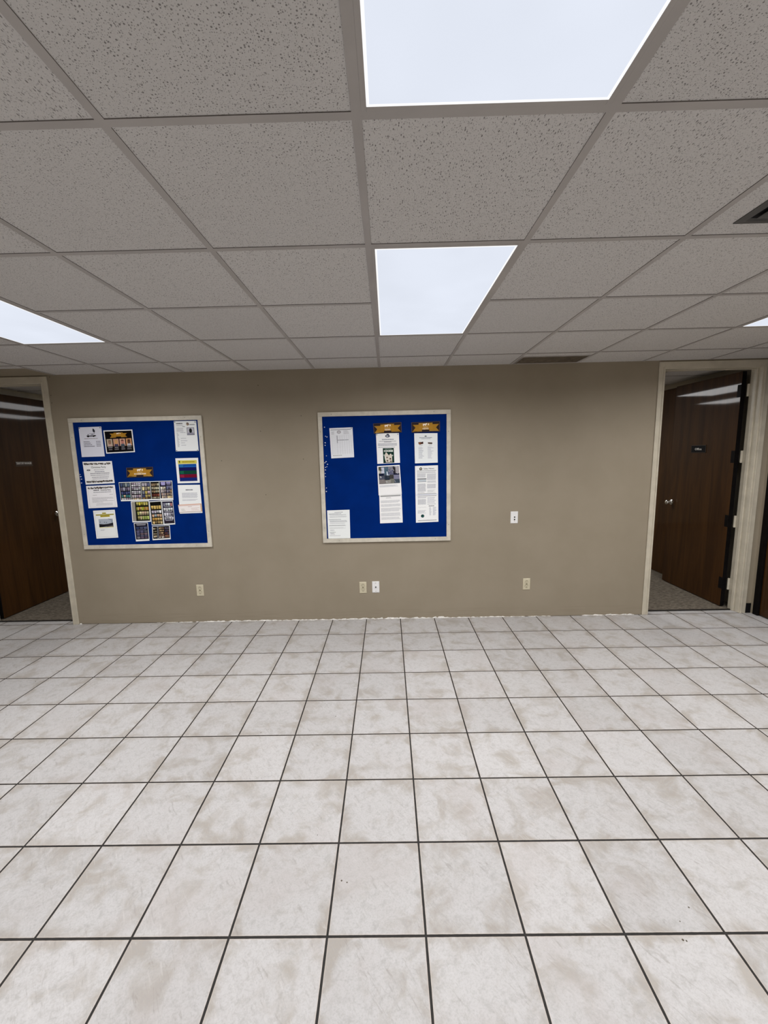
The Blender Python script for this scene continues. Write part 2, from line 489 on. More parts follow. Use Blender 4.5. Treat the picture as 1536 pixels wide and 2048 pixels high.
# suspended T-bar grid: main runners and cross tees hanging a little below the tiles
mb = MB()
hw = 0.0118
kx0 = math.ceil((XL-GX)/G); kx1 = math.floor((XR-GX)/G)
ky0 = math.ceil((YF-GY)/G); ky1 = math.floor((YB-GY)/G)
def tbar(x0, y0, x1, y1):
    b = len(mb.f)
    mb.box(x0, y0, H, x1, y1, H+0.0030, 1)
    mb.m[b] = 0                      # the enamelled underside; the sides have gap shade and grime painted in
for k in range(kx0, kx1+1):
    x = GX+k*G
    for a, e in ((YF, 0.0), (TW, YB)):
        tbar(x-hw, a, x+hw, e)
for k in range(ky0, ky1+1):
    y = GY+k*G
    if -0.05 < y < TW+0.02: continue
    xs = [XL] + [GX+j*G for j in range(kx0, kx1+1)] + [XR]
    for j in range(len(xs)-1):       # cross tees butt against the main runners
        tbar(xs[j]+(hw if j else 0), y-hw, xs[j+1]-(hw if j < len(xs)-2 else 0), y+hw)
# wall angle along the back wall

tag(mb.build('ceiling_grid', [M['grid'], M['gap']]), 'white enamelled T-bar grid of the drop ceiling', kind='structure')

# painted filler board in the last ceiling bay over the left doorway
mb = MB(); mb.box(XL, -0.292, H-0.0005, GX-5*G-hw-0.002, 0.0, H+0.004)
tag(mb.build('trim_1', M['wall'], bevel=0), 'wall-coloured filler board in the ceiling over the left doorway', kind='structure')

OL0, OL1 = -4.135, -3.228      # left opening
OR0, OR1 = 2.578, 3.508        # right opening
DH = 2.382
mb = MB()
mb.box(XL, 0, 0, OL0, TW, H+0.004)
mb.box(OL0, 0, DH, OL1, TW, H+0.004)
mb.box(OL1, 0, 0, OR0, TW, H+0.004)
mb.box(OR0, 0, DH, OR1, TW, H+0.004)
mb.box(OR1, 0, 0, XR, TW, H+0.004)
wb = mb.build('wall_back', M['wall']); tag(wb, 'taupe painted wall with two blue notice boards', kind='structure')
mb = MB()
for x, z in ((-1.1978,2.3176),(-0.8074,2.0297),(-1.2017,1.8954),(-1.5954,1.6234),(-0.8061,1.6232),(-1.1881,1.2863),(-3.155,2.436),(-3.165,2.27),(-3.166,2.20)):
    mb.lathe([(0.0045, 0), (0.003, 0.0006)], (x, 0, z), (0,-1,0), 8)
mb.build('nail_hole', M['hole'], wb)

mb = MB()
mb.box(XR, YF, 0, XR+0.1, -1.02, H+0.004)
mb.box(XR, -1.02, 2.39, XR+0.1, -0.03, H+0.004)
mb.box(XR, -0.03, 0, XR+0.1, YB, H+0.004)
tag(mb.build('wall_right', M['wall']), 'taupe right side wall', kind='structure')
mb = MB(); mb.box(XL-0.1, YF, 0, XL, 0.0, H+0.004)
tag(mb.build('wall_left', M['wall']), 'taupe left side wall', kind='structure')
mb = MB(); mb.box(XL-0.1, YF-0.1, 0, XR+0.1, YF, H+0.004)
tag(mb.build('wall_front', M['wall']), 'taupe wall behind the viewer', kind='structure')
mb = MB(); mb.box(-4.30, TW, 0, -4.20, YB, H+0.004)
tag(mb.build('wall_office_left', M['casing']), 'cream side wall of the left office', kind='structure')
mb = MB(); mb.box(-0.35, TW, 0, -0.25, YB, H+0.004)
tag(mb.build('wall_office_middle', M['casing']), 'cream wall between the two offices', kind='structure')
mb = MB(); mb.box(-4.30, YB, 0, XR+0.1, YB+0.1, H+0.004)
tag(mb.build('wall_office_back', M['casing']), 'cream far wall of the offices', kind='structure')

# black thresholds between tile and carpet
mb = MB(); mb.box(OL0, 0.078, 0, OL1, 0.100, 0.008)
tag(mb.build('trim_2', M['cove'], bevel=0.002), 'black rubber threshold strip in the left doorway', kind='structure')
mb = MB(); mb.box(OR0, 0.068, 0, OR1, 0.092, 0.008)
tag(mb.build('trim_3', M['cove'], bevel=0.002), 'black rubber threshold strip in the right doorway', kind='structure')
# rubber base right of the right doorway
mb = MB(); mb.box(OR1+0.052, -0.006, 0, XR-0.001, 0.0, 0.10)
tag(mb.build('baseboard_right', M['black'], bevel=0.002), 'short black rubber base beside the right doorway', kind='structure')
# ragged white plaster and caulk left where the old base was
mb = MB()
x = -3.17
rng = random.Random(3)
def caulk_h(x):
    h = 0.0
    if -2.55 < x < -2.0: h = 0.004*(x+2.55)/0.55
    if -2.0 <= x < -0.3: h = 0.009
    if -0.3 <= x < 0.55: h = 0.013
    if 0.55 <= x < 1.15: h = 0.007
    if 1.15 <= x < 1.6: h = 0.003
    if 1.95 < x < 2.45: h = 0.010
    return h
pts = []
while x < 2.52:
    h = caulk_h(x)
    pts.append((x, max(0.0004, h*rng.uniform(0.25, 1.35) if rng.random() > 0.12 else h*0.1), rng.uniform(0.002, 0.008)))
    x += rng.uniform(0.008, 0.03)
for (xa, ha, da), (xb, hb, db) in zip(pts, pts[1:]):
    if max(ha, hb) < 0.001: continue
    mb.quad((xa,-da,0),(xb,-db,0),(xb,-0.001,hb),(xa,-0.001,ha))
tag(mb.build('trim_4', M['whitepaint']), 'ragged white plaster edge along the foot of the wall', kind='structure')

# ------------------------------------------------------------------ doorways
def casing(parent, x0, x1, dirs, head_w):
    """cream frame of an opening x0..x1: jambs with stops and casings with a raised bead"""
    for sgn, x in ((-1, x0), (1, x1)):
        m = MB()
        # jamb lining
        m.box(x-sgn*0.016, -0.004, 0, x, TW+0.012, DH)
        # door stop near the room side
        m.box(x-sgn*0.030, 0.045, 0, x-sgn*0.016, 0.075, DH-0.006)
        m.build('jamb', M['casing'], parent, bevel=0.003)
        m = MB()
        m.box(x-sgn*0.006, -0.013, 0, x+sgn*0.049, 0.0, DH+0.060)
        m.box(x-sgn*0.006, -0.019, 0, x+sgn*0.010, -0.012, DH+0.012)
        m.build('casing', M['casing'], parent, bevel=0.003)
    m = MB()
    m.box(x0, -0.004, DH-0.006, x1, TW+0.008, DH+0.004)
    m.box(x0+0.016, 0.045, DH-0.012, x1-0.016, 0.070, DH-0.006)
    m.build('head_jamb', M['casing'], parent, bevel=0.003)
    m = MB()
    m.box(x0-0.006+0.0, -0.0125, DH-0.004, x1+0.006, 0.0, DH+head_w)
    m.build('head_casing', M['casing'], parent, bevel=0.003)

def knobset(leaf, x, y, z, nx):
    """nickel ball knob with rosette on the face looking along nx"""
    m = MB()
    prof = [(0.0, 0.0), (0.032, 0.0), (0.032, 0.004), (0.026, 0.009), (0.013, 0.012), (0.011, 0.026), (0.016, 0.032),
            (0.024, 0.039), (0.0285, 0.049), (0.0275, 0.058), (0.022, 0.065), (0.012, 0.069), (0.001, 0.070)]
    m.lathe(prof, (x, y, z), (nx, 0, 0), 28)
    m.build('door_knob', M['chrome'], leaf, smooth=True)

def sign_text(m, txt, x, y0, y1, z0, z1, nx, mat):
    vs, fs, wd, mn = glyphs(txt, 'LEFT', 0.012)
    b = len(m.v)
    for px, pz in vs:
        t = (px-mn)/wd
        m.v.append((x, y0+(y1-y0)*t, z0+(z1-z0)*pz/0.70))
    for f in fs:
        m.f.append(tuple(b+i for i in f)); m.m.append(mat)

# ---- left door
d1 = empty('door_1', (OL0, 0, 0), 'dark wood door standing open into the left office', None, None, 'structure')
casing(d1, OL0, OL1, None, 0.060)
m = MB(); m.box(-4.135, 0.145, 0.013, -4.095, 1.04, 2.372)
m.m[2] = 1
lf = m.build('door_leaf', [M['door'], M['blackwood']], d1, bevel=0.002)
knobset(lf, -4.095, 1.006, 1.012, 1)
knobset(lf, -4.135, 1.006, 1.012, -1)
m = MB()
m.box(-4.095, 0.540, 1.604, -4.0935, 0.756, 1.660, 0)
sign_text(m, 'TERRITORY MANAGER', -4.0931, 0.549, 0.745, 1.627, 1.651, 1, 1)
m.build('name_plate', [M['signbrown'], M['signwhite']], lf)
for z in (2.19, 1.55, 0.905, 0.258):
    m = MB(); m.lathe([(0.0,0.0),(0.009,0.0),(0.009,0.115),(0.0,0.115)], (-4.125, 0.130, z-0.0575), (0,0,1), 14)
    m.box(-4.1195, 0.06, z-0.055, -4.1175, 0.128, z+0.055)
    m.build('hinge', M['casing'], d1)

# ---- right door
d2 = empty('door_2', (OR1, 0, 0), 'dark wood door standing open into the right office', None, None, 'structure')
casing(d2, OR0, OR1, None, 0.060)
m = MB(); m.box(3.440, 0.158, 0.013, 3.482, 1.058, 2.371)
m.m[2] = 1
lf = m.build('door_leaf', [M['door'], M['blackwood']], d2, bevel=0.002)
for z in (2.19, 1.555, 0.908, 0.258):
    m = MB(); m.box(3.4385, 0.157, z-0.06, 3.441, 0.200, z+0.06)
    m.build('hinge_plate', M['blackwood'], lf)
knobset(lf, 3.440, 1.000, 1.005, -1)
knobset(lf, 3.482, 1.000, 1.005, 1)
m = MB()
m.box(3.4365, 0.530, 1.598, 3.440, 0.736, 1.677, 0)
b0 = len(m.f)
for a in ((0.525,1.674,0.741,1.679),(0.525,1.596,0.741,1.600),(0.525,1.596,0.530,1.679),(0.736,1.596,0.741,1.679)):
    m.box(3.4355, a[0], a[1], 3.440, a[2], a[3], 2)
sign_text(m, 'Office', 3.4360, 0.684, 0.588, 1.625, 1.649, -1, 1)
m.build('office_sign', [M['dark'], M['signwhite'], M['signbrown']], lf)
for z in (2.19, 1.555, 0.908, 0.258):
    m = MB()
    m.lathe([(0.0,0.0),(0.0105,0.0),(0.0105,0.118),(0.0,0.118)], (3.487, 0.134, z-0.059), (0,0,1), 14)
    m.box(3.4895, 0.062, z-0.056, 3.4925, 0.134, z+0.056)
    m.build('hinge', M['casing'], d2)

# ---- dark door in the right-hand wall of the hall, only its edge in view
d3 = empty('door_3', (XR, -0.5, 0), 'dark wood door in a black frame at the right edge', None, None, 'structure')
m = MB()
m.box(XR-0.004, -0.085, 0, XR+0.09, -0.03, 2.39); m.box(XR-0.004, -1.02, 0, XR+0.09, -0.965, 2.39); m.box(XR-0.004, -0.965, 2.335, XR+0.09, -0.085, 2.39)
m.build('door_frame', M['blackwood'], d3, bevel=0.002)
m = MB(); m.box(XR+0.012, -0.962, 0.012, XR+0.055, -0.088, 2.333)
lf = m.build('door_leaf', M['door'], d3, bevel=0.002)
knobset(lf, XR+0.012, -0.885, 1.005, -1)
# ---- closed closet door in the right office's side wall
d4 = empty('door_4', (XR, 1.55, 0), 'closed dark wood closet door behind the open office door', None, None, 'structure')
m = MB(); m.box(3.603, 1.00, 0.012, XR, 2.05, 2.392)
m.build('door_leaf', M['door'], d4, bevel=0.002)

# ================================================================== CEILING FIXTURES
LIGHTS = []
def ceiling_light(ix, iy, label, energy=18.0, lamp=True, spread=166):
    """2 x 4 ft lay-in fixture filling grid cells (ix, iy) and (ix, iy+1)"""
    x0 = GX+ix*G+hw; x1 = GX+(ix+1)*G-hw
    y0 = GY+iy*G+hw; y1 = GY+(iy+2)*G-hw
    cx, cy = (x0+x1)/2, (y0+y1)/2
    t = empty('ceiling_light', (cx, cy, H), label, 'ceiling light', 'recessed ceiling light panels')
    m = MB()
    w = 0.013
    zb, zt = H-0.0005, H+0.0025
    m.box(x0, y0, zb, x0+w, y1, zt); m.box(x1-w, y0, zb, x1, y1, zt)
    m.box(x0+w, y0, zb, x1-w, y0+w, zt); m.box(x0+w, y1-w, zb, x1-w, y1, zt)
    # pressed across the middle tee
    m.build('frame', M['grid'], t, bevel=0.0008)
    m = MB()
    a0, a1, c0, c1 = x0+w, x1-w, y0+w, y1-w
    e = 0.007
    z = H-0.0002
    m.quad((a0+e,c0+e,z),(a0+e,c1-e,z),(a1-e,c1-e,z),(a1-e,c0+e,z), 0)
    m.quad((a0,c0,z),(a0,c1,z),(a0+e,c1-e,z),(a0+e,c0+e,z), 1)
    m.quad((a1,c1,z),(a1,c0,z),(a1-e,c0+e,z),(a1-e,c1-e,z), 1)
    m.quad((a0,c1,z),(a1,c1,z),(a1-e,c1-e,z),(a0+e,c1-e,z), 1)
    m.quad((a1,c0,z),(a0,c0,z),(a0+e,c0+e,z),(a1-e,c0+e,z), 1)
    m.box(a0, c0, H+0.0002, a1, c1, H+0.0025, 2)
    m.build('diffuser', [M['lens'], M['lensedge'], M['grid']], t)
    if lamp:
        l = bpy.data.lights.new('lamp', 'AREA'); l.shape = 'RECTANGLE'
        l.size = a1-a0-0.01; l.size_y = c1-c0-0.01; l.spread = math.radians(spread); l.energy = energy; l.color = (1.0, 0.985, 0.975)
        lo = bpy.data.objects.new('lamp', l); lo.location = (0, 0, -0.004); COL.objects.link(lo); lo.parent = t
    return t

E0 = 32.5
ceiling_light(0, 1, 'bright square-looking light panel in the middle of the ceiling, above the right notice board', E0)
ceiling_light(0, -2, 'large light panel cut off by the top edge, nearest the viewer', E0*0.36)
ceiling_light(-4, 1, 'light panel at the left edge, above the left doorway', E0)
ceiling_light(4, 1, 'light panel at the right edge, a bright sliver above the right doorway', E0)
# further panels of the same ceiling, outside the picture, that light the hall
for ix in (-4, 4):
    ceiling_light(ix, -2, 'light panel outside the view at the %s of the hall' % ('left' if ix < 0 else 'right'), E0*0.60)
for ix in (-4, 0, 4):
    for iy in (-5, -8):
        ceiling_light(ix, iy, 'light panel outside the view, %s in the %s row behind the viewer' % (
            {-4: 'left', 0: 'middle', 4: 'right'}[ix], {-5: 'first', -8: 'second'}[iy]), E0*0.42)
# office panels (seen only as reflections in the polished doors)
EO = 25.0
ceiling_light(3, 7, 'light panel in the right office, nearer the hall', EO, True, 180)
ceiling_light(1, 9, 'light panel in the right office, farther from the hall', EO, True, 180)
ceiling_light(-5, 7, 'light panel in the left office, nearer the hall', EO*0.6, True, 180)
ceiling_light(-3, 9, 'light panel in the left office, farther from the hall', EO*0.6, True, 180)

# square supply register at the right edge: stepped cones
def register(x0, y0, size):
    t = empty('air_register', (x0+size/2, y0+size/2, H), 'dark grey square air register cut off by the right edge of the picture', 'air vent')
    cx, cy = x0+size/2, y0+size/2
    def ring(m, ro, zo, ri, zi):
        for k in range(4):
            c = [(-1,-1),(1,-1),(1,1),(-1,1)]
            a = c[k]; b = c[(k+1) % 4]
            m.quad((cx+a[0]*ro, cy+a[1]*ro, zo), (cx+b[0]*ro, cy+b[1]*ro, zo), (cx+b[0]*ri, cy+b[1]*ri, zi), (cx+a[0]*ri, cy+a[1]*ri, zi))
    r = size/2
    m = MB(); ring(m, r, H-0.001, r-0.024, H-0.006); ring(m, r, H-0.001, r, H+0.003)
    ring(m, r-0.024, H-0.006, r-0.030, H+0.002)
    m.build('frame', M['greymetal'], t)
    for k, rr in enumerate((r-0.045, r-0.085, r-0.125)):
        m = MB(); ring(m, rr, H-0.007, rr-0.030, H+0.002); ring(m, rr, H-0.0085, rr-0.030, H+0.0005); ring(m, rr, H-0.007, rr, H-0.0085)
        m.build('cone_blade', M['greymetal'], t)
    m = MB(); m.box(cx-r+0.026, cy-r+0.026, H+0.0022, cx+r-0.026, cy+r-0.026, H+0.003)
    m.build('throat', M['dark'], t)
register(1.268, -2.722, 0.408)

# return-air grille next to the back wall
def grille():
    x0, x1 = GX+2*G+hw+0.004, GX+3*G-hw-0.004
    y0, y1 = -0.298, -0.018
    t = empty('return_air_grille', ((x0+x1)/2, (y0+y1)/2, H), 'dark dusty return-air grille in the ceiling against the back wall', 'air vent')
    m = MB(); w = 0.011
    m.box(x0, y0, H-0.003, x1, y0+w, H+0.0034); m.box(x0, y1-w, H-0.003, x1, y1, H+0.0034)
    m.box(x0, y0+w, H-0.003, x0+w*0.6, y1-w, H+0.0034); m.box(x1-w*0.6, y0+w, H-0.003, x1, y1-w, H+0.0034)
    m.build('frame', M['grid'], t)
    m = MB()
    n = 20
    for k in range(n):
        y = y0+w+(y1-y0-2*w)*(k+0.5)/n
        m.quad((x0+w*0.6, y-0.004, H-0.0015), (x1-w*0.6, y-0.004, H-0.0015), (x1-w*0.6, y+0.004, H+0.002), (x0+w*0.6, y+0.004, H+0.002))
    m.box(x0+w*0.6, y0+w, H+0.0022, x1-w*0.6, y1-w, H+0.0032)
    m.build('louvres', M['ventdark'], t)
grille()

# ================================================================== WALL PLATES
def plate_body(t, x, z, mat, w=0.072, h=0.117):
    m = MB()
    b = len(m.v)
    # domed cover: outer rim on the wall, raised bevelled face
    for (ww, hh, y) in ((w/2, h/2, 0.0), (w/2, h/2, -0.002), (w/2-0.004, h/2-0.004, -0.0055)):
        m.v += [(x-ww, y, z-hh), (x+ww, y, z-hh), (x+ww, y, z+hh), (x-ww, y, z+hh)]
    for k in range(2):
        for i in range(4):
            j = (i+1) % 4
            m.f.append((b+k*4+i, b+k*4+j, b+k*4+4+j, b+k*4+4+i)); m.m.append(0)
    m.f.append((b+8, b+9, b+10, b+11)); m.m.append(0)
    return m.build('cover_plate', mat, t)

def outlet(x, z, label):
    t = empty('wall_outlet', (x, 0, z), label, 'power outlet', 'ivory power outlets low on the wall')
    plate_body(t, x, z, M['ivory'])
    for s in (1, -1):
        zz = z+s*0.0195
        m = MB()
        pts = [(math.cos(a)*0.0172, math.sin(a)*0.0172) for a in [2*PI*i/24 for i in range(24)]]
        b = len(m.v)
        for y in (-0.005, -0.0075):
            m.v += [(x+px, y, zz+max(-0.0135, min(0.0135, pz))) for px, pz in pts]
        for i in range(24):
            j = (i+1) % 24; m.f.append((b+i, b+j, b+24+j, b+24+i)); m.m.append(0)
        m.f.append(tuple(b+24+i for i in range(24))); m.m.append(0)
        m.box(x-0.0085, -0.0077, zz-0.002, x-0.0055, -0.0072, zz+0.008, 1)
        m.box(x+0.0055, -0.0077, zz-0.001, x+0.0085, -0.0072, zz+0.007, 1)
        m.lathe([(0.0034, 0), (0.0034, 0.0005)], (x, -0.0072, zz-0.0075), (0,-1,0), 12, 1)
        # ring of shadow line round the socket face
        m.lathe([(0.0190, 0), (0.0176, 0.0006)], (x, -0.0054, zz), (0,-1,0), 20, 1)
        m.build('receptacle', [M['ivory'], M['ivorydark']], t)
    m = MB(); m.lathe([(0.0032, 0), (0.0028, 0.0012)], (x, -0.0055, z), (0,-1,0), 12)
    m.build('screw', M['ivorydark'], t)

outlet(-1.913, 0.334, 'ivory power outlet below the left notice board')
outlet(-0.269, 0.333, 'ivory power outlet beside a white cable plate, below the right notice board')
outlet(1.367, 0.339, 'ivory power outlet nearest the right doorway')

def cable_plate(x, z):
    t = empty('cable_plate', (x, 0, z), 'white cable wall plate with one dark centre jack beside the ivory outlet', 'wall plate')
    plate_body(t, x, z, M['white'])
    m = MB(); m.lathe([(0.0065, 0), (0.0065, 0.002), (0.0045, 0.002), (0.0045, 0.010)], (x, -0.005, z), (0,-1,0), 14)
    m.build('jack', M['dark'], t)
    for s in (1, -1):
        m = MB(); m.lathe([(0.0038, 0), (0.0030, 0.0013)], (x, -0.0052, z+s*0.042), (0,-1,0), 12)
        m.build('screw', M['nail'], t)
cable_plate(-0.1405, 0.336)

def jack_plate(x, z):
    t = empty('jack_plate', (x, 0, z), 'white wall plate with two dark round jacks, right of the right notice board', 'wall plate')
    plate_body(t, x, z, M['white'])
    for dz in (0.0035, -0.020):
        m = MB(); m.lathe([(0.0068, 0), (0.0068, 0.0022), (0.004, 0.0030)], (x+0.002, -0.005, z+dz), (0,-1,0), 14)
        m.build('jack', M['dark'], t)
    m = MB(); m.lathe([(0.0034, 0), (0.0026, 0.0012)], (x, -0.0053, z-0.036), (0,-1,0), 12)
    m.build('screw', M['nail'], t)
jack_plate(1.2285, 1.016)

# ================================================================== NOTICE BOARDS
def board(x0, z0, x1, z1, label, nails, tilt=0.0):
    t = empty('notice_board', ((x0+x1)/2, 0, z0), label, 'notice board', 'blue notice boards on the back wall')
    w = 0.040
    def rail(ax, az, bx, bz):
        m = MB(); m.box(ax, -0.021, az, bx, 0.0, bz)
        o = m.build('frame_rail', M['frame'], t, bevel=0.0025)
        for nx, nz in nails:
            if ax < nx < bx and az < nz < bz:
                m = MB(); m.lathe([(0.0036, 0), (0.0028, 0.0006)], (nx, -0.021, nz), (0,-1,0), 10)
                m.build('nail_head', M['nail'], o)
    rail(x0, z1-w, x1, z1); rail(x0, z0, x1, z0+w)
    rail(x0, z0+w, x0+w, z1-w); rail(x1-w, z0+w, x1, z1-w)
    m = MB(); m.box(x0+w, -0.012, z0+w, x1-w, 0.0, z1-w)
    m.build('cork_panel', M['blue'], t)
    return t
LX0, LX1, LZ0, LZ1 = -3.021, -1.747, 0.782, 2.053
RX0, RX1, RZ0, RZ1 = -0.648, 0.606, 0.801, 2.056
def nailset(x0, z0, x1, z1):
    return [(x0+0.13, z1-0.02), (x1-0.16, z1-0.018), (x0+0.02, z1-0.18), (x0+0.022, z0+0.15), (x1-0.022, z1-0.2), (x1-0.02, z0+0.16),
            (x0+0.16, z0+0.02), (x1-0.15, z0+0.022)]
board(LX0, LZ0, LX1, LZ1, 'crowded blue notice board with cream frame, beside the left doorway', nailset(LX0, LZ0, LX1, LZ1))
board(RX0, RZ0, RX1, RZ1, 'half-empty blue notice board with cream frame, in the middle of the wall', nailset(RX0, RZ0, RX1, RZ1))

Q = {
'car':[(-2.9308,1.9672),(-2.7128,1.9702),(-2.7112,1.6896),(-2.9334,1.6873)],
'portraits':[(-2.6973,1.9329),(-2.4193,1.9367),(-2.4155,1.7239),(-2.6931,1.7149)],
'bio':[(-2.0153,2.0055),(-1.8022,2.0038),(-1.8015,1.7227),(-2.0210,1.7225)],
'xmas':[(-2.9340,1.6426),(-2.6491,1.6436),(-2.6454,1.4311),(-2.9284,1.4218)],
'xmas2':[(-2.9280,1.4086),(-2.6471,1.4160),(-2.6437,1.1969),(-2.9298,1.1903)],
'bus':[(-2.8896,1.1658),(-2.6753,1.1718),(-2.6711,0.8944),(-2.8876,0.8871)],
'stripes':[(-2.0333,1.6565),(-1.8142,1.6568),(-1.8166,1.4171),(-2.0326,1.4155)],
'memo':[(-2.0340,1.4004),(-1.8182,1.3990),(-1.8161,1.1238),(-2.0376,1.1200)],
'slip':[(-2.0469,1.2074),(-1.8195,1.2162),(-1.8160,1.1371),(-2.0408,1.1303)],
'bannerL':[(-2.5153,1.5770),(-2.2563,1.5806),(-2.2591,1.4836),(-2.5198,1.4819)],
'p1':[(-2.6039,1.4383),(-2.4919,1.4400),(-2.4970,1.2544),(-2.6014,1.2534)],
'p2':[(-2.4949,1.4401),(-2.3872,1.4409),(-2.3947,1.2554),(-2.5011,1.2545)],
'p3':[(-2.3903,1.4410),(-2.2979,1.4411),(-2.2994,1.2575),(-2.3977,1.2554)],
'p4':[(-2.2999,1.4411),(-2.2095,1.4423),(-2.2126,1.2578),(-2.3025,1.2576)],
'p5':[(-2.2126,1.4424),(-2.0837,1.4437),(-2.0883,1.2563),(-2.2159,1.2558)],
'p6':[(-2.5076,1.2505),(-2.3284,1.2540),(-2.3303,1.0462),(-2.5128,1.0436)],
'p7':[(-2.3261,1.2468),(-2.2081,1.2516),(-2.2040,1.0126),(-2.3238,1.0098)],
'p8':[(-2.2063,1.2495),(-2.0960,1.2503),(-2.0936,1.0156),(-2.2042,1.0105)],
'p9':[(-2.5023,1.0361),(-2.3630,1.0386),(-2.3642,0.8570),(-2.4996,0.8512)],
'p10':[(-2.3258,0.9994),(-2.1500,1.0063),(-2.1530,0.8675),(-2.3328,0.8605)],
'table':[(-0.5426,1.9077),(-0.3230,1.9120),(-0.3162,1.6307),(-0.5352,1.6242)],
'banner1':[(-0.1281,1.9422),(0.1395,1.9500),(0.1427,1.8548),(-0.1212,1.8468)],
'banner2':[(0.2334,1.9452),(0.5032,1.9511),(0.5030,1.8543),(0.2351,1.8501)],
'cookie':[(-0.1026,1.8510),(0.1149,1.8481),(0.1216,1.5686),(-0.0954,1.5630)],
'snacks':[(0.2600,1.8432),(0.4799,1.8403),(0.4820,1.5629),(0.2645,1.5601)],
'collage':[(-0.0978,1.5426),(0.1176,1.5501),(0.1340,1.2700),(-0.0902,1.2603)],
'letter':[(-0.0844,1.2669),(0.1322,1.2748),(0.1393,0.9892),(-0.0822,0.9849)],
'news':[(0.2642,1.5350),(0.4838,1.5378),(0.4872,0.9901),(0.2681,0.9847)],
'notice':[(-0.5960,1.1225),(-0.3768,1.1258),(-0.3785,0.8437),(-0.5950,0.8430)],
}
Y1 = -0.0138      # sheets on the board
Y2 = -0.0168      # sheets overlapping those
Y3 = -0.0198
INK = (92, 92, 100); SOFT = (158, 158, 166); FAINT = (176, 176, 183); DARKI = (40, 40, 46); NAVY = (38, 44, 72)
GOLD = (170, 124, 40); GOLDL = (206, 172, 104); CREAM = (238, 226, 206)
gG = 'papers pinned to the notice boards'
def sheet(pg, name, label, cat='paper'):
    return tag(pg.build(name), label, cat, gG)

def ribbon(pg, u0, v0, u1, v1):
    """folded gold ribbon with swallow tails and the small white cow-and-bell emblem"""
    U = lambda t: u0+(u1-u0)*t
    V = lambda t: v0+(v1-v0)*t
    pg.up(); 
    pg.poly([(U(0),V(.20)),(U(.11),V(.56)),(U(0),V(1)),(U(.36),V(.97)),(U(.36),V(.20))], GOLD)
    pg.poly([(U(1),V(.20)),(U(.64),V(.20)),(U(.64),V(.97)),(U(1),V(.97)),(U(.89),V(.58))], GOLD)
    pg.poly([(U(0),V(.20)),(U(.11),V(.56)),(U(.13),V(.56)),(U(.03),V(.20))], GOLDL)
    pg.rect(U(.03), V(.91), U(.36), V(.97), GOLDL); pg.rect(U(.64), V(.91), U(.97), V(.97), GOLDL)
    pg.up()
    pg.poly([(U(.24),V(.03)),(U(.24),V(.80)),(U(.76),V(.80)),(U(.76),V(.03))], (176, 128, 42))
    pg.rect(U(.24), V(.03), U(.76), V(.08), GOLDL)
    pg.up()
    # cow
    cu, cv = U(.47), V(.20); w = (u1-u0); h = (v1-v0)
    pg.poly([(cu-.070*w, cv-.07*h), (cu+.040*w, cv-.08*h), (cu+.055*w, cv-.15*h), (cu+.085*w, cv-.13*h), (cu+.075*w, cv+.02*h),
             (cu+.045*w, cv+.06*h), (cu+.045*w, cv+.17*h), (cu+.022*w, cv+.17*h), (cu+.015*w, cv+.08*h), (cu-.030*w, cv+.08*h),
             (cu-.038*w, cv+.17*h), (cu-.062*w, cv+.17*h), (cu-.072*w, cv+.06*h)], (250, 236, 222))
    # bell
    pg.poly([(U(.575),V(.30)), (U(.59),V(.12)), (U(.605),V(.06)), (U(.62),V(.12)), (U(.635),V(.30))], (250, 232, 200))

def banner(key, l1, l2, label):
    pg = Page(Q[key], Y2, (34, 26, 30))
    pg.rect(0, 0, 1, 0.035, (78, 66, 66)); pg.rect(0, 0.965, 1, 1, (70, 60, 58))
    pg.rect(0, 0, 0.018, 1, (84, 72, 76)); pg.rect(0.982, 0, 1, 1, (84, 72, 76))
    ribbon(pg, 0.03, 0.09, 0.965, 0.94)
    pg.up()
    if l1: pg.text(l1, 0.495, 0.56, 0.11, (226, 200, 150), w=0.20 if len(l1) > 5 else 0.16)
    if l2: pg.text(l2, 0.495, 0.73, 0.13, CREAM, w=0.21, bold=0.03)
    if not l2:
        pg.rect(0.40, 0.47, 0.60, 0.52, (214, 190, 140))
        x = 0.29
        while x < 0.70:
            wl = random.choice((0.014, 0.020, 0.024))
            pg.face([(x,.59),(x,.72),(x+wl,.72),(x+wl,.59)], CREAM); x += wl+random.choice((0.007, 0.008, 0.018))
    return sheet(pg, 'banner_card', label, 'banner')

# ---- left board -----------------------------------------------------------
pg = Page(Q['car'], Y1, (190, 190, 198))
pg.poly([(.62,.05),(.66,.07),(.70,.12),(.70,.17),(.66,.19),(.61,.16),(.60,.10)], (48, 50, 58)); pg.rect(.655, .18, .675, .23, SOFT)
pg.rect(.43, .225, .68, .238, (120,124,132)); pg.rect(.52, .235, .62, .265, (150,152,160))
pg.poly([(.30,.29),(.36,.28),(.42,.285),(.60,.285),(.66,.275),(.72,.285),(.74,.30),(.70,.315),(.44,.318),(.34,.325)], (28, 26, 28))
pg.ell(.385, .26, .025, .018, (70,70,76)); pg.ell(.38, .318, .045, .024, (30, 24, 24)); pg.ell(.62, .312, .045, .022, (30, 26, 28))
pg.lines(.20, .375, .82, .40, 1, (140, 128, 130), .8)
for k in range(4):
    v = .475+.052*k
    pg.lines(.15, v, (.42, .46, .52, .62)[k], v+.03, 1, (110, 108, 120), .8, 0); pg.lines(.70, v, .90, v+.03, 1, (120, 118, 132), .8, 0)
sheet(pg, 'notice_sheet', 'white sheet with a black car drawing, top left of the left board')

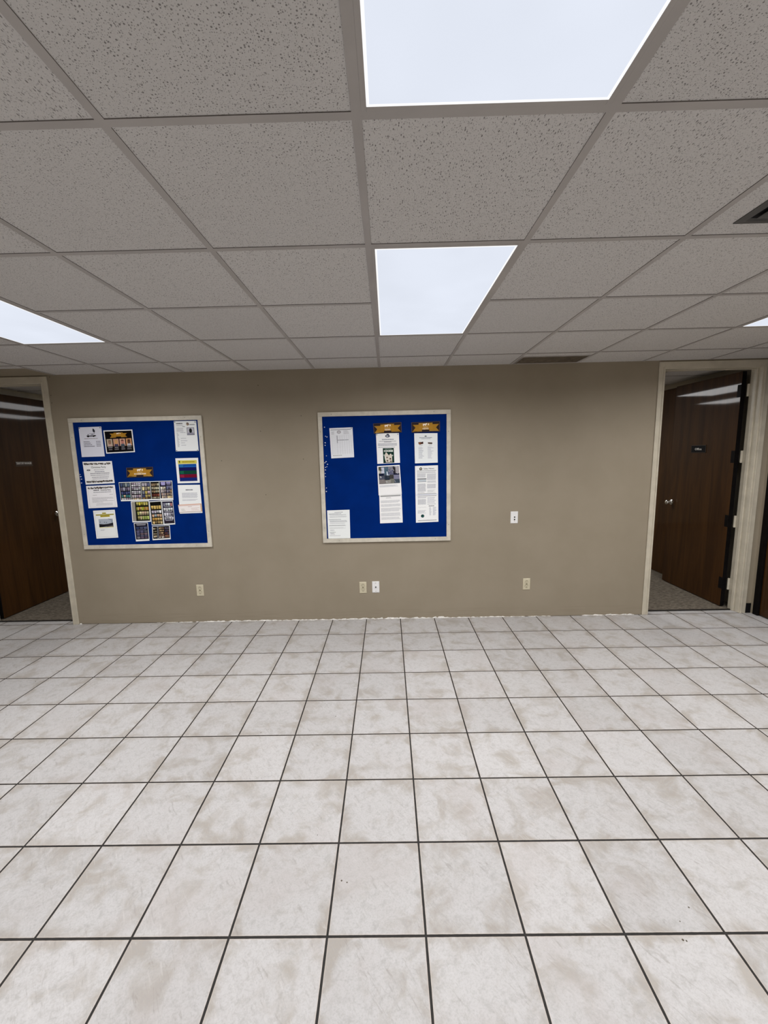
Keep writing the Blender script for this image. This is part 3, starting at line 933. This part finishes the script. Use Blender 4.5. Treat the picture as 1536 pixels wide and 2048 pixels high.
pg = Page(Q['portraits'], Y1, (208, 210, 224))
pg.rect(.035, .045, .965, .955, (8, 6, 8))
ribbon(pg, .20, .10, .80, .33)
pg.up()
cols = [((186,170,150),(150,116,96),(196,170,156)), ((196,150,128),(206,158,104),(70,66,92)), ((214,168,146),(186,124,112),(74,88,100)), ((206,150,104),(92,62,48),(176,176,186))]
for k, (bg, fc, sh) in enumerate(cols):
    a = .075+.222*k; w = .19
    pg.rect(a, .38, a+w, .70, bg)
pg.up()
for k, (bg, fc, sh) in enumerate(cols):
    a = .075+.222*k; w = .19
    pg.poly([(a+.02,.70),(a+.04,.61),(a+w*.5,.575),(a+w-.04,.61),(a+w-.02,.70)], sh)
pg.up()
for k, (bg, fc, sh) in enumerate(cols):
    a = .075+.222*k; w = .19
    pg.ell(a+w*.5, .525, w*.27, .085, fc)
pg.up()
hair = [(110,86,70),(196,158,108),(58,36,30),(60,40,32)]
for k in range(4):
    a = .075+.222*k; w = .19
    pg.ell(a+w*.5, .468, w*.29, .045, hair[k], 10, PI, 2*PI)
    pg.lines(a+.02, .73, a+w-.02, .765, 1, (176,176,180), .7, .3, centre=True)
    pg.lines(a+.01, .79, a+w-.01, .87, 2, (120,116,122), .6, .3, centre=True)
sheet(pg, 'portrait_card', 'black card with a gold ribbon and four head portraits, on the left board', 'paper')

pg = Page(Q['bio'], Y1, (204, 205, 212))
pg.lines(.09, .065, .38, .10, 1, (52,52,60), .9, 0)
pg.lines(.10, .12, .40, .165, 2, FAINT, .5)
pg.poly([(.36,.165),(.48,.18),(.47,.20),(.36,.18)], (120,124,128))
pg.ell(.60, .10, .065, .055, (176, 160, 142)); pg.up(); pg.ell(.63, .105, .035, .032, (122, 96, 82)); pg.ell(.60, .07, .05, .018, (110, 100, 104))
pg.lines(.68, .108, .92, .135, 1, (96, 98, 106), .9, 0)
pg.rect(.55, .215, .88, .47, (104, 106, 112)); pg.up(); pg.rect(.57, .23, .86, .455, (196, 196, 206)); pg.up()
pg.poly([(.57,.455),(.58,.40),(.66,.375),(.79,.375),(.85,.40),(.86,.455)], (150, 148, 164)); pg.up()
pg.ell(.715, .32, .065, .075, (26, 28, 28)); 
pg.lines(.10, .22, .44, .36, 5, FAINT, .5); pg.lines(.10, .38, .20, .86, 14, FAINT, .55, .6)
for v in (.37, .56, .64, .71, .79): pg.lines(.26, v, .55, v+.025, 1, (170,172,182), .7, .4)
sheet(pg, 'profile_sheet', 'white sheet with one portrait photo, top right of the left board')

def garland(pg, v0, v1):
    """band of tangled dark twigs and leaves with the paper showing through"""
    h = v1-v0
    for k in range(110):
        u = random.uniform(.05, .95)
        c = random.choice(((52,46,44),(70,56,50),(84,74,62),(60,56,60),(40,36,38),(96,84,60)))
        du = random.uniform(.006,.014); sl = random.choice((-1, 1))*random.uniform(.006,.026)
        a = v0+random.uniform(0,.45)*h; e = a+random.uniform(.35,.55)*h
        pg.poly([(u-sl-du,a),(u+sl-du,e),(u+sl+du*.6,e),(u-sl+du*.6,a)], c)
        if k % 10 == 9: pg.layer += 1
pg = Page(Q['xmas'], Y1, (206, 205, 212))
garland(pg, .055, .165); garland(pg, .835, .945); pg.layer = 2
pg.text('Christmas Party', .52, .29, .075, (44, 48, 50), w=.50, bold=.01)
for s in (-1, 1): pg.ell(.165+s*.038, .375, .022, .026, (36,36,40))
pg.ell(.165, .375, .03, .042, (150,152,156))
pg.lines(.34, .35, .72, .39, 1, FAINT, .8, .1, centre=True); pg.lines(.36, .435, .72, .475, 1, (128,130,142), .8, .1, centre=True)
pg.lines(.20, .51, .88, .55, 1, (132,130,140), .8, .05, centre=True); pg.lines(.20, .59, .87, .63, 1, (164,162,170), .8, .05, centre=True)
pg.lines(.24, .68, .84, .72, 1, (150,148,158), .8, .05, centre=True); pg.lines(.26, .755, .80, .785, 1, (160,158,166), .8, .05, centre=True)
sheet(pg, 'party_flyer', 'flyer headed Christmas Party with dark garlands along top and bottom')

pg = Page(Q['xmas2'], Y1, (205, 203, 209))
garland(pg, .055, .165); pg.layer = 2
pg.lines(.24, .185, .44, .235, 1, (60,60,66), .8, 0); pg.text('Christmas Party', .66, .235, .05, (40,42,48), w=.36, bold=.03)
pg.lines(.22, .28, .86, .325, 1, (150,150,158), .7, .1, centre=True)
for v, u0, u1 in ((.41,.20,.34),(.41,.78,.90),(.53,.16,.92),(.58,.16,.92),(.63,.16,.70),(.68,.16,.93),(.73,.16,.55),(.80,.3,.86),(.86,.28,.86)):
    pg.lines(u0, v, u1, v+.03, 1, (172,170,176), .7, .05)
for a in ((.06,.95,.94,.956),(.06,.18,.065,.955),(.935,.18,.94,.955)): pg.rect(*a, FAINT)
sheet(pg, 'party_flyer', 'flyer with a dark garland along its top only, below the Christmas Party flyer')

pg = Page(Q['bus'], Y1, (205, 206, 210))
for a in ((.06,.05,.94,.056),(.06,.05,.066,.95),(.934,.05,.94,.95),(.06,.944,.94,.95)): pg.rect(*a, (176,178,178))
YEL = (206, 190, 60)
pg.rect(.40, .085, .58, .13, YEL); pg.rect(.10, .135, .94, .185, (212, 204, 130)); pg.rect(.30, .18, .74, .24, YEL); pg.up()
pg.lines(.42, .09, .57, .125, 1, (112,104,22), .8, 0); pg.lines(.11, .145, .92, .178, 1, (116,108,44), .8, 0); pg.lines(.32, .19, .72, .232, 1, (128,112,16), .8, 0)
pg.rect(.20, .31, .85, .60, (176,184,196)); pg.up()
pg.poly([(.20,.60),(.20,.48),(.42,.50),(.62,.49),(.85,.45),(.85,.57),(.55,.585)], (40,38,44))
pg.poly([(.22,.60),(.26,.54),(.46,.53),(.48,.575)], (92,84,82)); pg.poly([(.62,.575),(.85,.545),(.85,.60),(.5,.60)], (122,116,118))
for u, v in ((.26,.42),(.46,.43),(.55,.44),(.80,.42)): pg.ell(u, v, .022, .018, (96,108,120))
pg.poly([(.64,.31),(.67,.305),(.84,.37),(.83,.385)], (100,104,126))
pg.rect(.20, .60, .86, .625, (222,216,160)); pg.up()
pg.lines(.24, .68, .46, .73, 2, SOFT, .5, .4)
sheet(pg, 'notice_sheet', 'white sheet with yellow heading and a bus photo, lower left of left board')

pg = Page(Q['stripes'], Y1, (214, 222, 236))
pg.rect(.09, .085, .93, .225, (214, 206, 90)); pg.rect(.11, .235, .90, .92, (16, 26, 84)); pg.up()
pg.poly([(.14,.10),(.20,.10),(.185,.20),(.16,.20)], (70, 64, 20)); pg.lines(.28, .13, .84, .17, 1, (138,110,10), .95, 0)
for v0, v1, c, c2 in ((.24,.37,(14,74,150),(40,112,184)),(.375,.49,(8,14,86),(26,20,110)),(.50,.635,(8,66,50),(20,98,70)),(.645,.775,(112,8,40),(142,28,64)),(.785,.91,(16,36,112),(20,48,130))):
    pg.rect(.12, v0, .90, v1, c)
pg.up()
for v0, v1, c2 in ((.25,.36,(34,104,168)),(.51,.625,(20,100,74)),(.655,.765,(142,28,62))):
    pg.rect(.15, v0, .32, v1, c2)
pg.rect(.36, .315, .89, .345, (30,100,190))
sheet(pg, 'chart_sheet', 'sheet with yellow header above blue, green and crimson stripes')

pg = Page(Q['memo'], Y1, (205, 207, 214))
pg.lines(.34, .155, .66, .195, 1, (84,84,96), .9, 0)
pg.lines(.16, .27, .86, .46, 6, (172,174,184), .6, .06); pg.lines(.16, .50, .84, .56, 2, (162,162,176), .5, .2)
sheet(pg, 'memo_sheet', 'white memo sheet partly covered by an orange-edged slip, right side of the left board')
pg = Page(Q['slip'], Y2, (206, 200, 196))
pg.rect(0, 0, 1, .09, (214, 158, 128)); pg.rect(.02, .15, .93, .19, (196,150,136)); pg.rect(.95, .06, 1, 1, (216,176,138)); pg.rect(.02,.93,.95,.97,(166,140,126))
pg.lines(.42, .26, .58, .34, 1, (188,160,164), .8, 0); pg.lines(.10, .50, .30, .85, 3, (178,180,170), .4, .3); pg.lines(.55, .45, .92, .82, 3, (206,184,178), .4, .3)
sheet(pg, 'notice_slip', 'small pale slip with orange edges pinned over the bottom of a memo')

banner('bannerL', None, None, 'dark card with a gold ribbon above the cluster of shelf photos')

def shelf_photo(key, y, rows, label, border=(205,206,214), bot=.07, bg=(14,15,22), side=None):
    """snapshot of stocked shelves: rows = list of (v0, v1, n, [colours])"""
    pg = Page(Q[key], y, border)
    pg.rect(.035, .03, .965, 1-bot, bg); pg.up()
    if side: pg.rect(side[0], .03, side[1], 1-bot, side[2]); pg.up()
    for row in rows:
        v0, v1, n, cs = row[:4]
        u0, u1 = (row[4] if len(row) > 4 else (.10, .93))
        w = (u1-u0)/n
        for k in range(n):
            c = random.choice(cs); j = random.uniform(.82, 1.1)
            cc = tuple(max(0, min(255, int(x*j))) for x in c)
            a = u0+w*k+w*.07; b = u0+w*(k+1)-w*.10
            vm = v0+(v1-v0)*.52
            pg.face([(a,v0),(a,vm),(b,vm),(b,v0)], cc)
            f2 = random.choice((.68, .95, 1.03))
            pg.face([(a+w*.06,vm),(a+w*.06,v1),(b-w*.04,v1),(b-w*.04,vm)], tuple(min(240, int(x*f2)) for x in cc))
    return tag(pg.build('shelf_photo'), label, 'photo', 'shelf photos on the left board')
GL = [(150,160,160),(190,196,190),(96,110,130),(70,84,120)]
WH = [(214,212,220),(196,188,204),(226,226,230),(176,160,176)]
BE = [(196,180,140),(170,150,110),(210,196,160),(150,136,104)]
DB = [(206,200,170),(150,128,100),(186,172,140)]
RB = [(120,60,48),(150,84,66),(96,50,40)]
shelf_photo('p1', Y2, [(.06,.24,4,GL),(.28,.45,4,[(150,140,160),(96,90,110),(190,190,210)]),(.50,.65,4,[(52,62,100),(70,78,120),(206,170,150)]),(.68,.80,4,[(206,180,150),(60,120,120),(70,130,130)]),(.84,.92,4,WH)],
            'shelf photo, first from the left in the row of five, mixed dark goods')
shelf_photo('p2', Y1-.0015, [(.06,.14,4,WH),(.16,.23,4,WH),(.27,.34,4,WH),(.36,.42,4,WH),(.48,.55,4,WH),(.57,.64,4,WH),(.69,.83,4,[(196,170,180),(170,150,170),(210,200,206)]),(.87,.94,4,[(226,214,196),(216,186,150)])],
            'shelf photo, second from the left in the row of five, white packages')
shelf_photo('p3', Y2, [(.08,.24,3,[(150,156,190),(196,190,200),(110,116,150)]),(.28,.46,3,[(206,196,150),(190,170,120),(150,140,120)]),(.50,.66,3,[(120,124,130),(196,176,96),(206,180,190)]),(.70,.82,3,[(70,76,110),(176,156,96)]),(.84,.93,3,[(150,120,76),(196,170,120),(90,70,50)])],
            'shelf photo, third from the left in the row of five, cluttered yellowish goods', bg=(24,24,40))
shelf_photo('p4', Y1-.0015, [(.12,.26,4,DB),(.31,.43,4,DB),(.49,.60,4,DB),(.66,.80,4,RB),(.83,.89,4,DB)],
            'shelf photo, fourth from the left in the row of five', bg=(10,9,10))
shelf_photo('p5', Y2, [(.05,.22,2,[(126,122,180),(150,146,190)]),(.30,.44,3,[(206,200,180),(226,224,214)],(.08,.48)),(.26,.42,3,[(120,126,160),(140,140,170)],(.54,.94)),
                      (.46,.60,3,[(196,186,180),(170,160,160)],(.10,.50)),(.46,.60,3,[(150,146,160),(186,150,110)],(.54,.94)),(.63,.75,3,[(190,166,146),(160,150,150)],(.12,.50)),(.63,.75,3,[(170,150,130),(206,170,110)],(.54,.94)),
                      (.78,.90,3,[(190,176,170),(216,196,170)],(.14,.52)),(.78,.90,3,[(216,190,150),(226,206,160)],(.56,.95))],
            'shelf photo, rightmost of the row of five, two bays of shelves', bg=(30,28,44), bot=.10)
shelf_photo('p6', Y1-.0008, [(.06,.20,5,[(190,180,70),(206,196,110),(150,160,70)],(.28,.92)),(.29,.44,9,[(214,190,120),(190,130,60),(170,170,60)],(.27,.93)),(.50,.67,5,[(196,196,110),(226,214,170),(206,180,150)],(.30,.94)),(.72,.88,5,[(180,196,110),(214,200,150),(190,176,110)],(.31,.94))],
            'largest shelf photo, yellow-green goods, below the row of five', bg=(20,22,14), bot=.05, side=(.035,.22,(150,146,136)))
shelf_photo('p7', Y2, [(.19,.33,4,[(222,190,110),(236,206,140)]),(.39,.50,4,[(196,190,206),(110,100,130),(226,226,230)]),(.55,.66,4,[(206,170,140),(196,214,220),(190,150,120)]),(.70,.81,4,[(226,176,90),(236,200,130)]),(.84,.94,4,[(206,176,120),(190,170,130),(140,120,86)])],
            'tall shelf photo with rows of yellow tubs, below the row of five', bg=(12,10,8), bot=.03)
shelf_photo('p8', Y1-.0008, [(.10,.22,4,[(226,232,236),(190,130,130),(150,150,170)]),(.24,.262,1,[(206,206,216)]),(.30,.43,4,[(226,226,230),(196,120,120),(206,216,214)]),(.45,.47,1,[(200,200,212)]),(.50,.62,4,[(210,210,220),(170,170,186)]),(.64,.66,1,[(206,206,214)]),(.68,.78,4,[(196,196,206),(220,220,226)]),(.80,.825,1,[(200,198,210)]),(.86,.93,2,[(46,38,44),(60,50,54)])],
            'shelf photo with white shelves and pale bottles, below the row of five', bg=(40,38,58), bot=.05)
shelf_photo('p9', Y1, [(.08,.14,1,[(150,150,160)]),(.22,.34,3,[(50,62,96),(70,84,124),(86,92,120)]),(.37,.385,1,[(150,152,176)]),(.42,.54,3,[(120,116,140),(84,82,110),(96,100,116)]),(.56,.66,3,[(130,110,120),(86,86,110)]),(.68,.75,3,[(104,104,124),(80,80,104)]),(.77,.85,3,[(150,144,150),(110,90,110)])],
            'dim bluish shelf photo at the bottom left of the photo cluster', bg=(24,24,40), bot=.10)
shelf_photo('p10', Y1, [(.14,.24,2,[(190,180,150),(120,110,90)],(.06,.24)),(.34,.42,2,[(170,160,130),(120,110,90)],(.06,.25)),(.52,.60,2,[(180,164,130)],(.07,.26)),(.68,.82,2,[(206,190,160)],(.08,.26)),
                       (.12,.24,4,[(206,180,140),(150,120,96)],(.38,.66)),(.30,.40,4,[(216,186,136),(160,130,100)],(.38,.66)),(.46,.56,4,[(216,186,140),(150,120,100)],(.38,.66)),(.62,.72,4,[(220,190,140),(150,116,100)],(.38,.66)),(.76,.86,4,[(220,210,196),(170,150,130)],(.38,.66)),
                       (.12,.28,3,[(70,66,96),(90,86,110)],(.70,.94)),(.34,.44,3,[(76,70,100),(110,80,90)],(.70,.94)),(.50,.60,3,[(80,72,100),(120,76,76)],(.70,.94)),(.66,.86,3,[(84,78,104),(140,100,80)],(.70,.94))],
            'wide shelf photo at the bottom right of the photo cluster', bg=(14,12,18), bot=.09, side=(.28,.35,(110,110,116)))

# ---- right board ----------------------------------------------------------
pg = Page(Q['table'], Y1, (200, 201, 207))
pg.rect(.05, .05, .92, .07, (150,152,156)); pg.ell(.40, .14, .09, .055, (176,172,178)); pg.up(); pg.ell(.40, .145, .055, .032, (200,200,206))
pg.lines(.07, .11, .26, .22, 4, FAINT, .5, .5); pg.lines(.60, .09, .92, .22, 5, (182,182,188), .5, .5)
for u in (.07, .30, .42, .52, .62, .72, .82, .92): pg.rect(u, .25, u+.008, .88, (192,193,199))
for k in range(14): pg.rect(.07, .25+.045*k, .93, .254+.045*k, (193,194,199))
pg.lines(.32, .39, .80, .42, 1, (150,152,160), .8, 0); pg.rect(.29, .25, .33, .50, (172,173,180)); pg.lines(.08, .90, .48, .925, 1, (160,156,158), .8, 0)
sheet(pg, 'table_sheet', 'white sheet printed with a faint table, alone at the top left of the right board')

banner('banner1', 'INDUSTRY', 'TRENDS', 'gold ribbon card above the green cookie advert')
banner('banner2', 'SALES', 'NEWS', 'rightmost gold ribbon card, above the sheet with two brown boxes')

pg = Page(Q['cookie'], Y1, (208, 210, 219))
pg.ell(.50, .095, .105, .045, (74,80,98)); pg.ell(.515, .045, .055, .03, (88,94,110)); pg.up(); pg.ell(.49, .095, .05, .018, (206,208,216)); pg.ell(.60, .11, .02, .02, (190,196,206))
pg.lines(.25, .185, .76, .225, 1, (140,146,158), .8, 0); pg.lines(.12, .255, .88, .275, 1, (146,146,156), .9, .02); pg.lines(.34, .275, .66, .30, 1, (150,150,160), .9, 0)
pg.lines(.07, .325, .93, .42, 5, (158,160,172), .62, .06); pg.lines(.07, .45, .82, .475, 1, (150,154,166), .7, 0)
pg.rect(.27, .49, .75, .985, (10, 46, 36)); pg.up()
pg.lines(.36, .515, .65, .53, 1, (176,196,186), .7, 0); pg.text('COOKIE', .51, .615, .06, (232, 238, 232), w=.40, bold=.05)
pg.poly([(.33,.72),(.39,.64),(.42,.63),(.48,.69),(.53,.74),(.58,.68),(.62,.68),(.66,.74),(.66,.96),(.38,.965),(.34,.84)], (214, 206, 194)); pg.up()
pg.poly([(.33,.74),(.36,.75),(.38,.90),(.36,.90)], (240,244,240))
for u, v, r in ((.44,.80,.03),(.58,.85,.038),(.45,.91,.035),(.60,.93,.03)): pg.ell(u, v, r, r*.8, (84,66,54))
pg.ell(.31, .72, .02, .03, (150,170,160)); pg.ell(.68, .74, .025, .025, (196,210,200))
sheet(pg, 'advert_sheet', 'white sheet with a dark green COOKIE advert, below a ribbon card')

pg = Page(Q['snacks'], Y1, (203, 205, 214))
pg.ell(.49, .115, .05, .035, (60,72,70), 10, PI, 2*PI); pg.lines(.22, .13, .76, .165, 1, (150,154,166), .8, .0); pg.lines(.30, .175, .70, .2, 1, (160,164,170), .7, 0)
pg.poly([(.16,.30),(.27,.285),(.28,.30),(.38,.275),(.38,.355),(.30,.36),(.26,.375),(.19,.37)], (96,58,40)); pg.up(); pg.poly([(.29,.29),(.375,.285),(.37,.34),(.29,.345)], (56,30,24)); pg.poly([(.19,.31),(.25,.305),(.25,.35),(.2,.355)], (150,98,62))
pg.poly([(.58,.305),(.77,.31),(.77,.36),(.74,.365),(.59,.35)], (66,52,46)); pg.up(); pg.rect(.61, .318, .75, .338, (104,88,76))
pg.lines(.20, .385, .36, .41, 1, (176,172,176), .7, 0); pg.lines(.62, .385, .74, .41, 1, (186,180,180), .7, 0)
for k in range(12):
    v = .45+.034*k
    pg.lines(.17, v, .42, v+.02, 1, (166,168,182), .7, .45); pg.lines(.57, v, .82, v+.02, 1, (166,168,182), .7, .45)
sheet(pg, 'list_sheet', 'white sheet with two small brown boxes above two lists')

pg = Page(Q['letter'], Y1, (209, 212, 217))
pg.rect(.05, .045, .95, .085, (150,152,152)); pg.lines(.30, .10, .55, .15, 2, (178,178,178), .5, .2)
for v0, v1, n in ((.21,.30,3),(.34,.43,3),(.47,.60,5),(.64,.76,4),(.79,.88,3)): pg.lines(.06, v0, .95, v1, n, (176,178,184), .55, .12)
sheet(pg, 'letter_sheet', 'white sheet of plain paragraphs, tucked under the photo collage sheet')

pg = Page(Q['collage'], Y2, (211, 214, 222))
pg.rect(.05, .035, .96, .62, (70, 76, 88)); pg.up()
rng = random.Random(11)
tiles = [(.05,.04,.17,.18,(70,66,44)),(.05,.14,.17,.26,(170,168,160)),(.17,.06,.30,.26,(196,200,216)),(.05,.27,.27,.34,(16,26,52)),(.30,.04,.48,.30,(74,98,114)),(.48,.04,.68,.14,(130,130,140)),
         (.48,.14,.70,.32,(96,98,124)),(.70,.04,.80,.28,(40,38,44)),(.80,.04,.96,.28,(168,164,170)),(.70,.28,.96,.33,(16,20,48)),(.70,.33,.96,.48,(128,128,152)),(.05,.36,.30,.47,(76,80,96)),
         (.30,.34,.52,.50,(40,50,62)),(.52,.32,.70,.46,(64,62,60)),(.05,.47,.34,.61,(126,120,118)),(.34,.48,.56,.61,(150,148,142)),(.56,.46,.72,.61,(120,120,112)),(.72,.48,.96,.61,(60,72,86))]
for a in tiles: pg.rect(*a)
pg.up()
for k in range(46):
    u = rng.uniform(.07,.88); v = rng.uniform(.06,.57); L = rng.uniform(.03,.14); an = rng.uniform(0,PI); w = rng.uniform(.006,.02)
    du, dv = math.cos(an)*L, math.sin(an)*L*.6
    c = rng.choice(((206,210,220),(28,30,40),(150,152,166),(226,224,216),(90,96,104),(54,60,72),(180,176,166)))
    p = [(u,v),(u+du,v+dv),(u+du+w,v+dv-w),(u+w,v-w)]
    p = [(min(.955,max(.055,a)), min(.615,max(.04,b))) for a, b in p]
    if abs(p[0][0]-p[1][0])+abs(p[0][1]-p[1][1]) > .02: pg.poly(p, c)
    if k % 12 == 11: pg.up()
pg.poly([(.40,.20),(.44,.20),(.46,.32),(.52,.31),(.52,.335),(.40,.335)], (206,214,226))
pg.up()
pg.lines(.06, .66, .96, .73, 3, (182,186,194), .6, .3)
sheet(pg, 'collage_sheet', 'white sheet whose upper half is a dim grey-blue photo collage')

pg = Page(Q['news'], Y1, (206, 208, 216))
pg.ell(.25, .052, .065, .026, (56,54,48)); pg.up(); pg.poly([(.20,.04),(.30,.04),(.28,.052),(.24,.056)], (196,190,170)); pg.ell(.25,.062,.02,.008,(160,156,140))
pg.text('Sales News', .60, .064, .026, (58,62,74), w=.46, bold=.012)
pg.rect(.08, .086, .92, .092, NAVY)
G1 = (172,174,182)
pg.lines(.09, .105, .91, .13, 2, (178,178,184), .7, .05)
pg.lines(.09, .135, .47, .205, 5, G1, .68, .06); pg.lines(.52, .14, .91, .25, 8, G1, .7, .03)
pg.rect(.09, .222, .49, .236, (16,22,40)); pg.rect(.09, .277, .49, .283, (66,72,92)); pg.rect(.10, .242, .48, .272, (190,200,208))
pg.lines(.53, .262, .91, .30, 3, G1, .68, .05); pg.lines(.10, .31, .46, .45, 10, G1, .72, .04); pg.lines(.52, .32, .91, .40, 6, G1, .72, .05)
pg.lines(.10, .455, .42, .48, 2, FAINT, .5, .2); pg.lines(.53, .42, .90, .475, 4, (180,184,186), .5, .4)
pg.rect(.09, .490, .92, .497, (52,58,72)); pg.rect(.02, .500, .98, .518, (224,228,238)); pg.rect(.09, .525, .92, .532, (50,56,70))
pg.lines(.10, .545, .48, .57, 2, (166,166,178), .6, .1); pg.lines(.52, .55, .90, .66, 6, (178,180,190), .5, .2)
pg.lines(.10, .585, .46, .68, 7, G1, .75, .03); pg.lines(.52, .67, .90, .685, 1, (170,172,180), .7, 0)
pg.lines(.58, .70, .82, .72, 1, (120,122,128), .8, 0); pg.lines(.60, .73, .70, .88, 11, (168,172,182), .55, .3); pg.lines(.76, .73, .92, .88, 11, (168,172,186), .55, .4)
for k in range(5): pg.poly([(.12+.07*k,.725+.008*(k%2)),(.19+.07*k,.733-.008*(k%2)),(.19+.07*k,.736-.008*(k%2)),(.12+.07*k,.728+.008*(k%2))], (170,172,176))
pg.lines(.09, .78, .46, .84, 5, (172,176,184), .5, .3)
pg.ell(.30, .885, .075, .029, (10, 52, 50)); pg.up(); pg.poly([(.31,.87),(.345,.875),(.335,.90),(.29,.905)], (48,104,96))
pg.rect(.09, .962, .92, .969, (50,44,34))
sheet(pg, 'newsletter_page', 'long white newsletter headed Sales News, at the right of the right board')

pg = Page(Q['notice'], Y1, (204, 206, 208))
pg.lines(.33, .065, .70, .085, 1, (120,120,128), .8, 0); pg.lines(.07, .12, .62, .14, 1, (112,114,120), .8, 0); pg.lines(.10, .15, .90, .19, 2, (170,172,176), .6, .1)
pg.lines(.10, .21, .88, .26, 2, (172,174,178), .5, .3); pg.lines(.07, .32, .60, .34, 1, (118,120,126), .8, 0); pg.lines(.10, .36, .90, .43, 4, (166,168,174), .6, .1)
pg.lines(.10, .45, .86, .48, 1, FAINT, .6, .1); pg.lines(.07, .52, .84, .56, 2, (136,138,142), .6, .1); pg.lines(.08, .61, .86, .645, 2, (160,162,166), .5, .2)
pg.lines(.10, .68, .30, .73, 2, SOFT, .5, .3); pg.lines(.08, .77, .34, .79, 1, (112,116,116), .8, 0); pg.lines(.10, .80, .32, .86, 3, SOFT, .5, .3); pg.lines(.08, .89, .56, .91, 1, SOFT, .7, 0)
sheet(pg, 'notice_sheet', 'white text notice in the bottom left corner of the right board')

# ---- pins -----------------------------------------------------------------
def pin(name, mat, label, group):
    m = MB()
    m.lathe([(0.0, 0.0), (0.0042, 0.0), (0.0030, 0.0015), (0.0024, 0.0055), (0.0040, 0.0075), (0.0046, 0.0085), (0.0030, 0.0095), (0.0005, 0.0096)],
            (0, 0, 0), (0.0, -1, 0), 12)
    o = m.build(name, mat, smooth=True)
    return tag(o, label, 'push pin', group)
def pins(pts, y, name, mat, label, group):
    first = None
    for k, (x, z) in enumerate(pts):
        if first is None:
            o = first = pin(name, mat, label, group)
        else:
            o = first.copy(); COL.objects.link(o)
        o.location = (x, y, z); o.rotation_euler = (random.uniform(-.15,.15), 0, random.uniform(-.15,.15))
        s = random.uniform(0.8, 1.15); o.scale = (s, s, s)
pins([(-0.5880,1.9190),(-0.5818,1.8338),(-0.5684,1.8275),(-0.5862,1.7722),(-0.5890,1.7481),(-0.5804,1.6496),(-0.5851,1.5958),(-0.5965,1.5845),
      (-0.5728,1.5685),(-0.5799,1.5459),(-0.5933,1.5401),(-0.5950,1.5155),(-0.5994,1.4811),(-0.5969,1.4531),(-0.5923,1.3423),(-0.5951,1.3094)],
     -0.0115, 'push_pin', M['pinw'], 'spare white push pin along the left edge of the right board', 'white pins on the right board')
pins([(-2.9702,1.5215),(-2.9658,1.5003),(-2.9618,1.4761),(-2.9664,1.4399)], -0.0115, 'push_pin', M['pinw'],
     'spare white push pin at the left edge of the left board', 'white pins on the left board')
for k, (x, z, lb) in enumerate(((-2.7231,1.9605,'dark push pin in the top right corner of the car sheet'),(-2.9217,1.9599,'dark push pin in the top left corner of the car sheet'),
        (-1.8121,1.9930,'dark push pin in the top right corner of the profile sheet'),(-2.0051,1.9972,'dark push pin in the top left corner of the profile sheet'),
        (-2.0102,1.7301,'dark push pin in the bottom left corner of the profile sheet'),(-1.8111,1.7288,'dark push pin in the bottom right corner of the profile sheet'),
        (-0.3331,1.9038,'dark push pin in the top right corner of the faint table sheet'),(-0.0945,1.8370,'dark push pin in the top left corner of the cookie sheet'),
        (0.1054,1.8381,'dark push pin in the top right corner of the cookie sheet'))):
    o = pin('push_pin', M['pinb'], lb, 'dark pins holding papers')
    o.location = (x, -0.0140, z); o.scale = (0.9, 0.7, 0.9)

# crumb of plaster by the left door frame
m = MB()
rng = random.Random(5)
for k in range(3):
    cx, cy = -3.165+k*0.006, -0.016+0.004*(k % 2)
    r = (0.006, 0.011, 0.007)[k]
    m.lathe([(r*0.6, 0), (r, r*0.4), (r*0.7, r*0.9), (r*0.15, r*1.15)], (cx, cy, 0.0), (0.1,0.05,1), 7)
o = m.build('plaster_crumb', M['whitepaint'], loc=(-3.16, -0.014, 0)); tag(o, 'small white plaster crumb on the floor beside the left door frame', 'debris')

# ================================================================== CAMERA
cam = bpy.data.cameras.new('camera')
co = bpy.data.objects.new('camera', cam); COL.objects.link(co)
pitch, yaw, roll = -0.1413475, 0.0107096, -0.0213152
r = Vector((math.cos(yaw), math.sin(yaw), 0)); f = Vector((-math.sin(yaw), math.cos(yaw), 0)); u = Vector((0,0,1))
f2 = f*math.cos(pitch)+u*math.sin(pitch); u2 = u*math.cos(pitch)-f*math.sin(pitch)
r3 = r*math.cos(roll)+u2*math.sin(roll); u3 = u2*math.cos(roll)-r*math.sin(roll)
mt = Matrix((r3, u3, -f2)).transposed().to_4x4(); mt.translation = Vector((0, -3.924883, 1.652836))
co.matrix_world = mt
cam.sensor_fit = 'VERTICAL'; cam.sensor_height = 36.0; cam.sensor_width = 27.0
cam.lens = 36.0*811.266/2048.0
cam.clip_start = 0.02
S.camera = co

# ================================================================== LOOK
w = bpy.data.worlds.new('world'); S.world = w; w.use_nodes = True
w.node_tree.nodes['Background'].inputs[0].default_value = (0, 0, 0, 1)
S.view_settings.view_transform = 'Standard'; S.view_settings.look = 'None'
S.view_settings.gamma = 1.0; S.view_settings.exposure = 0.0; S.view_settings.use_curve_mapping = False
S.cycles.max_bounces = 10; S.cycles.diffuse_bounces = 6; S.cycles.glossy_bounces = 4
S.cycles.use_denoising = True
S.cycles.sample_clamp_indirect = 6.0
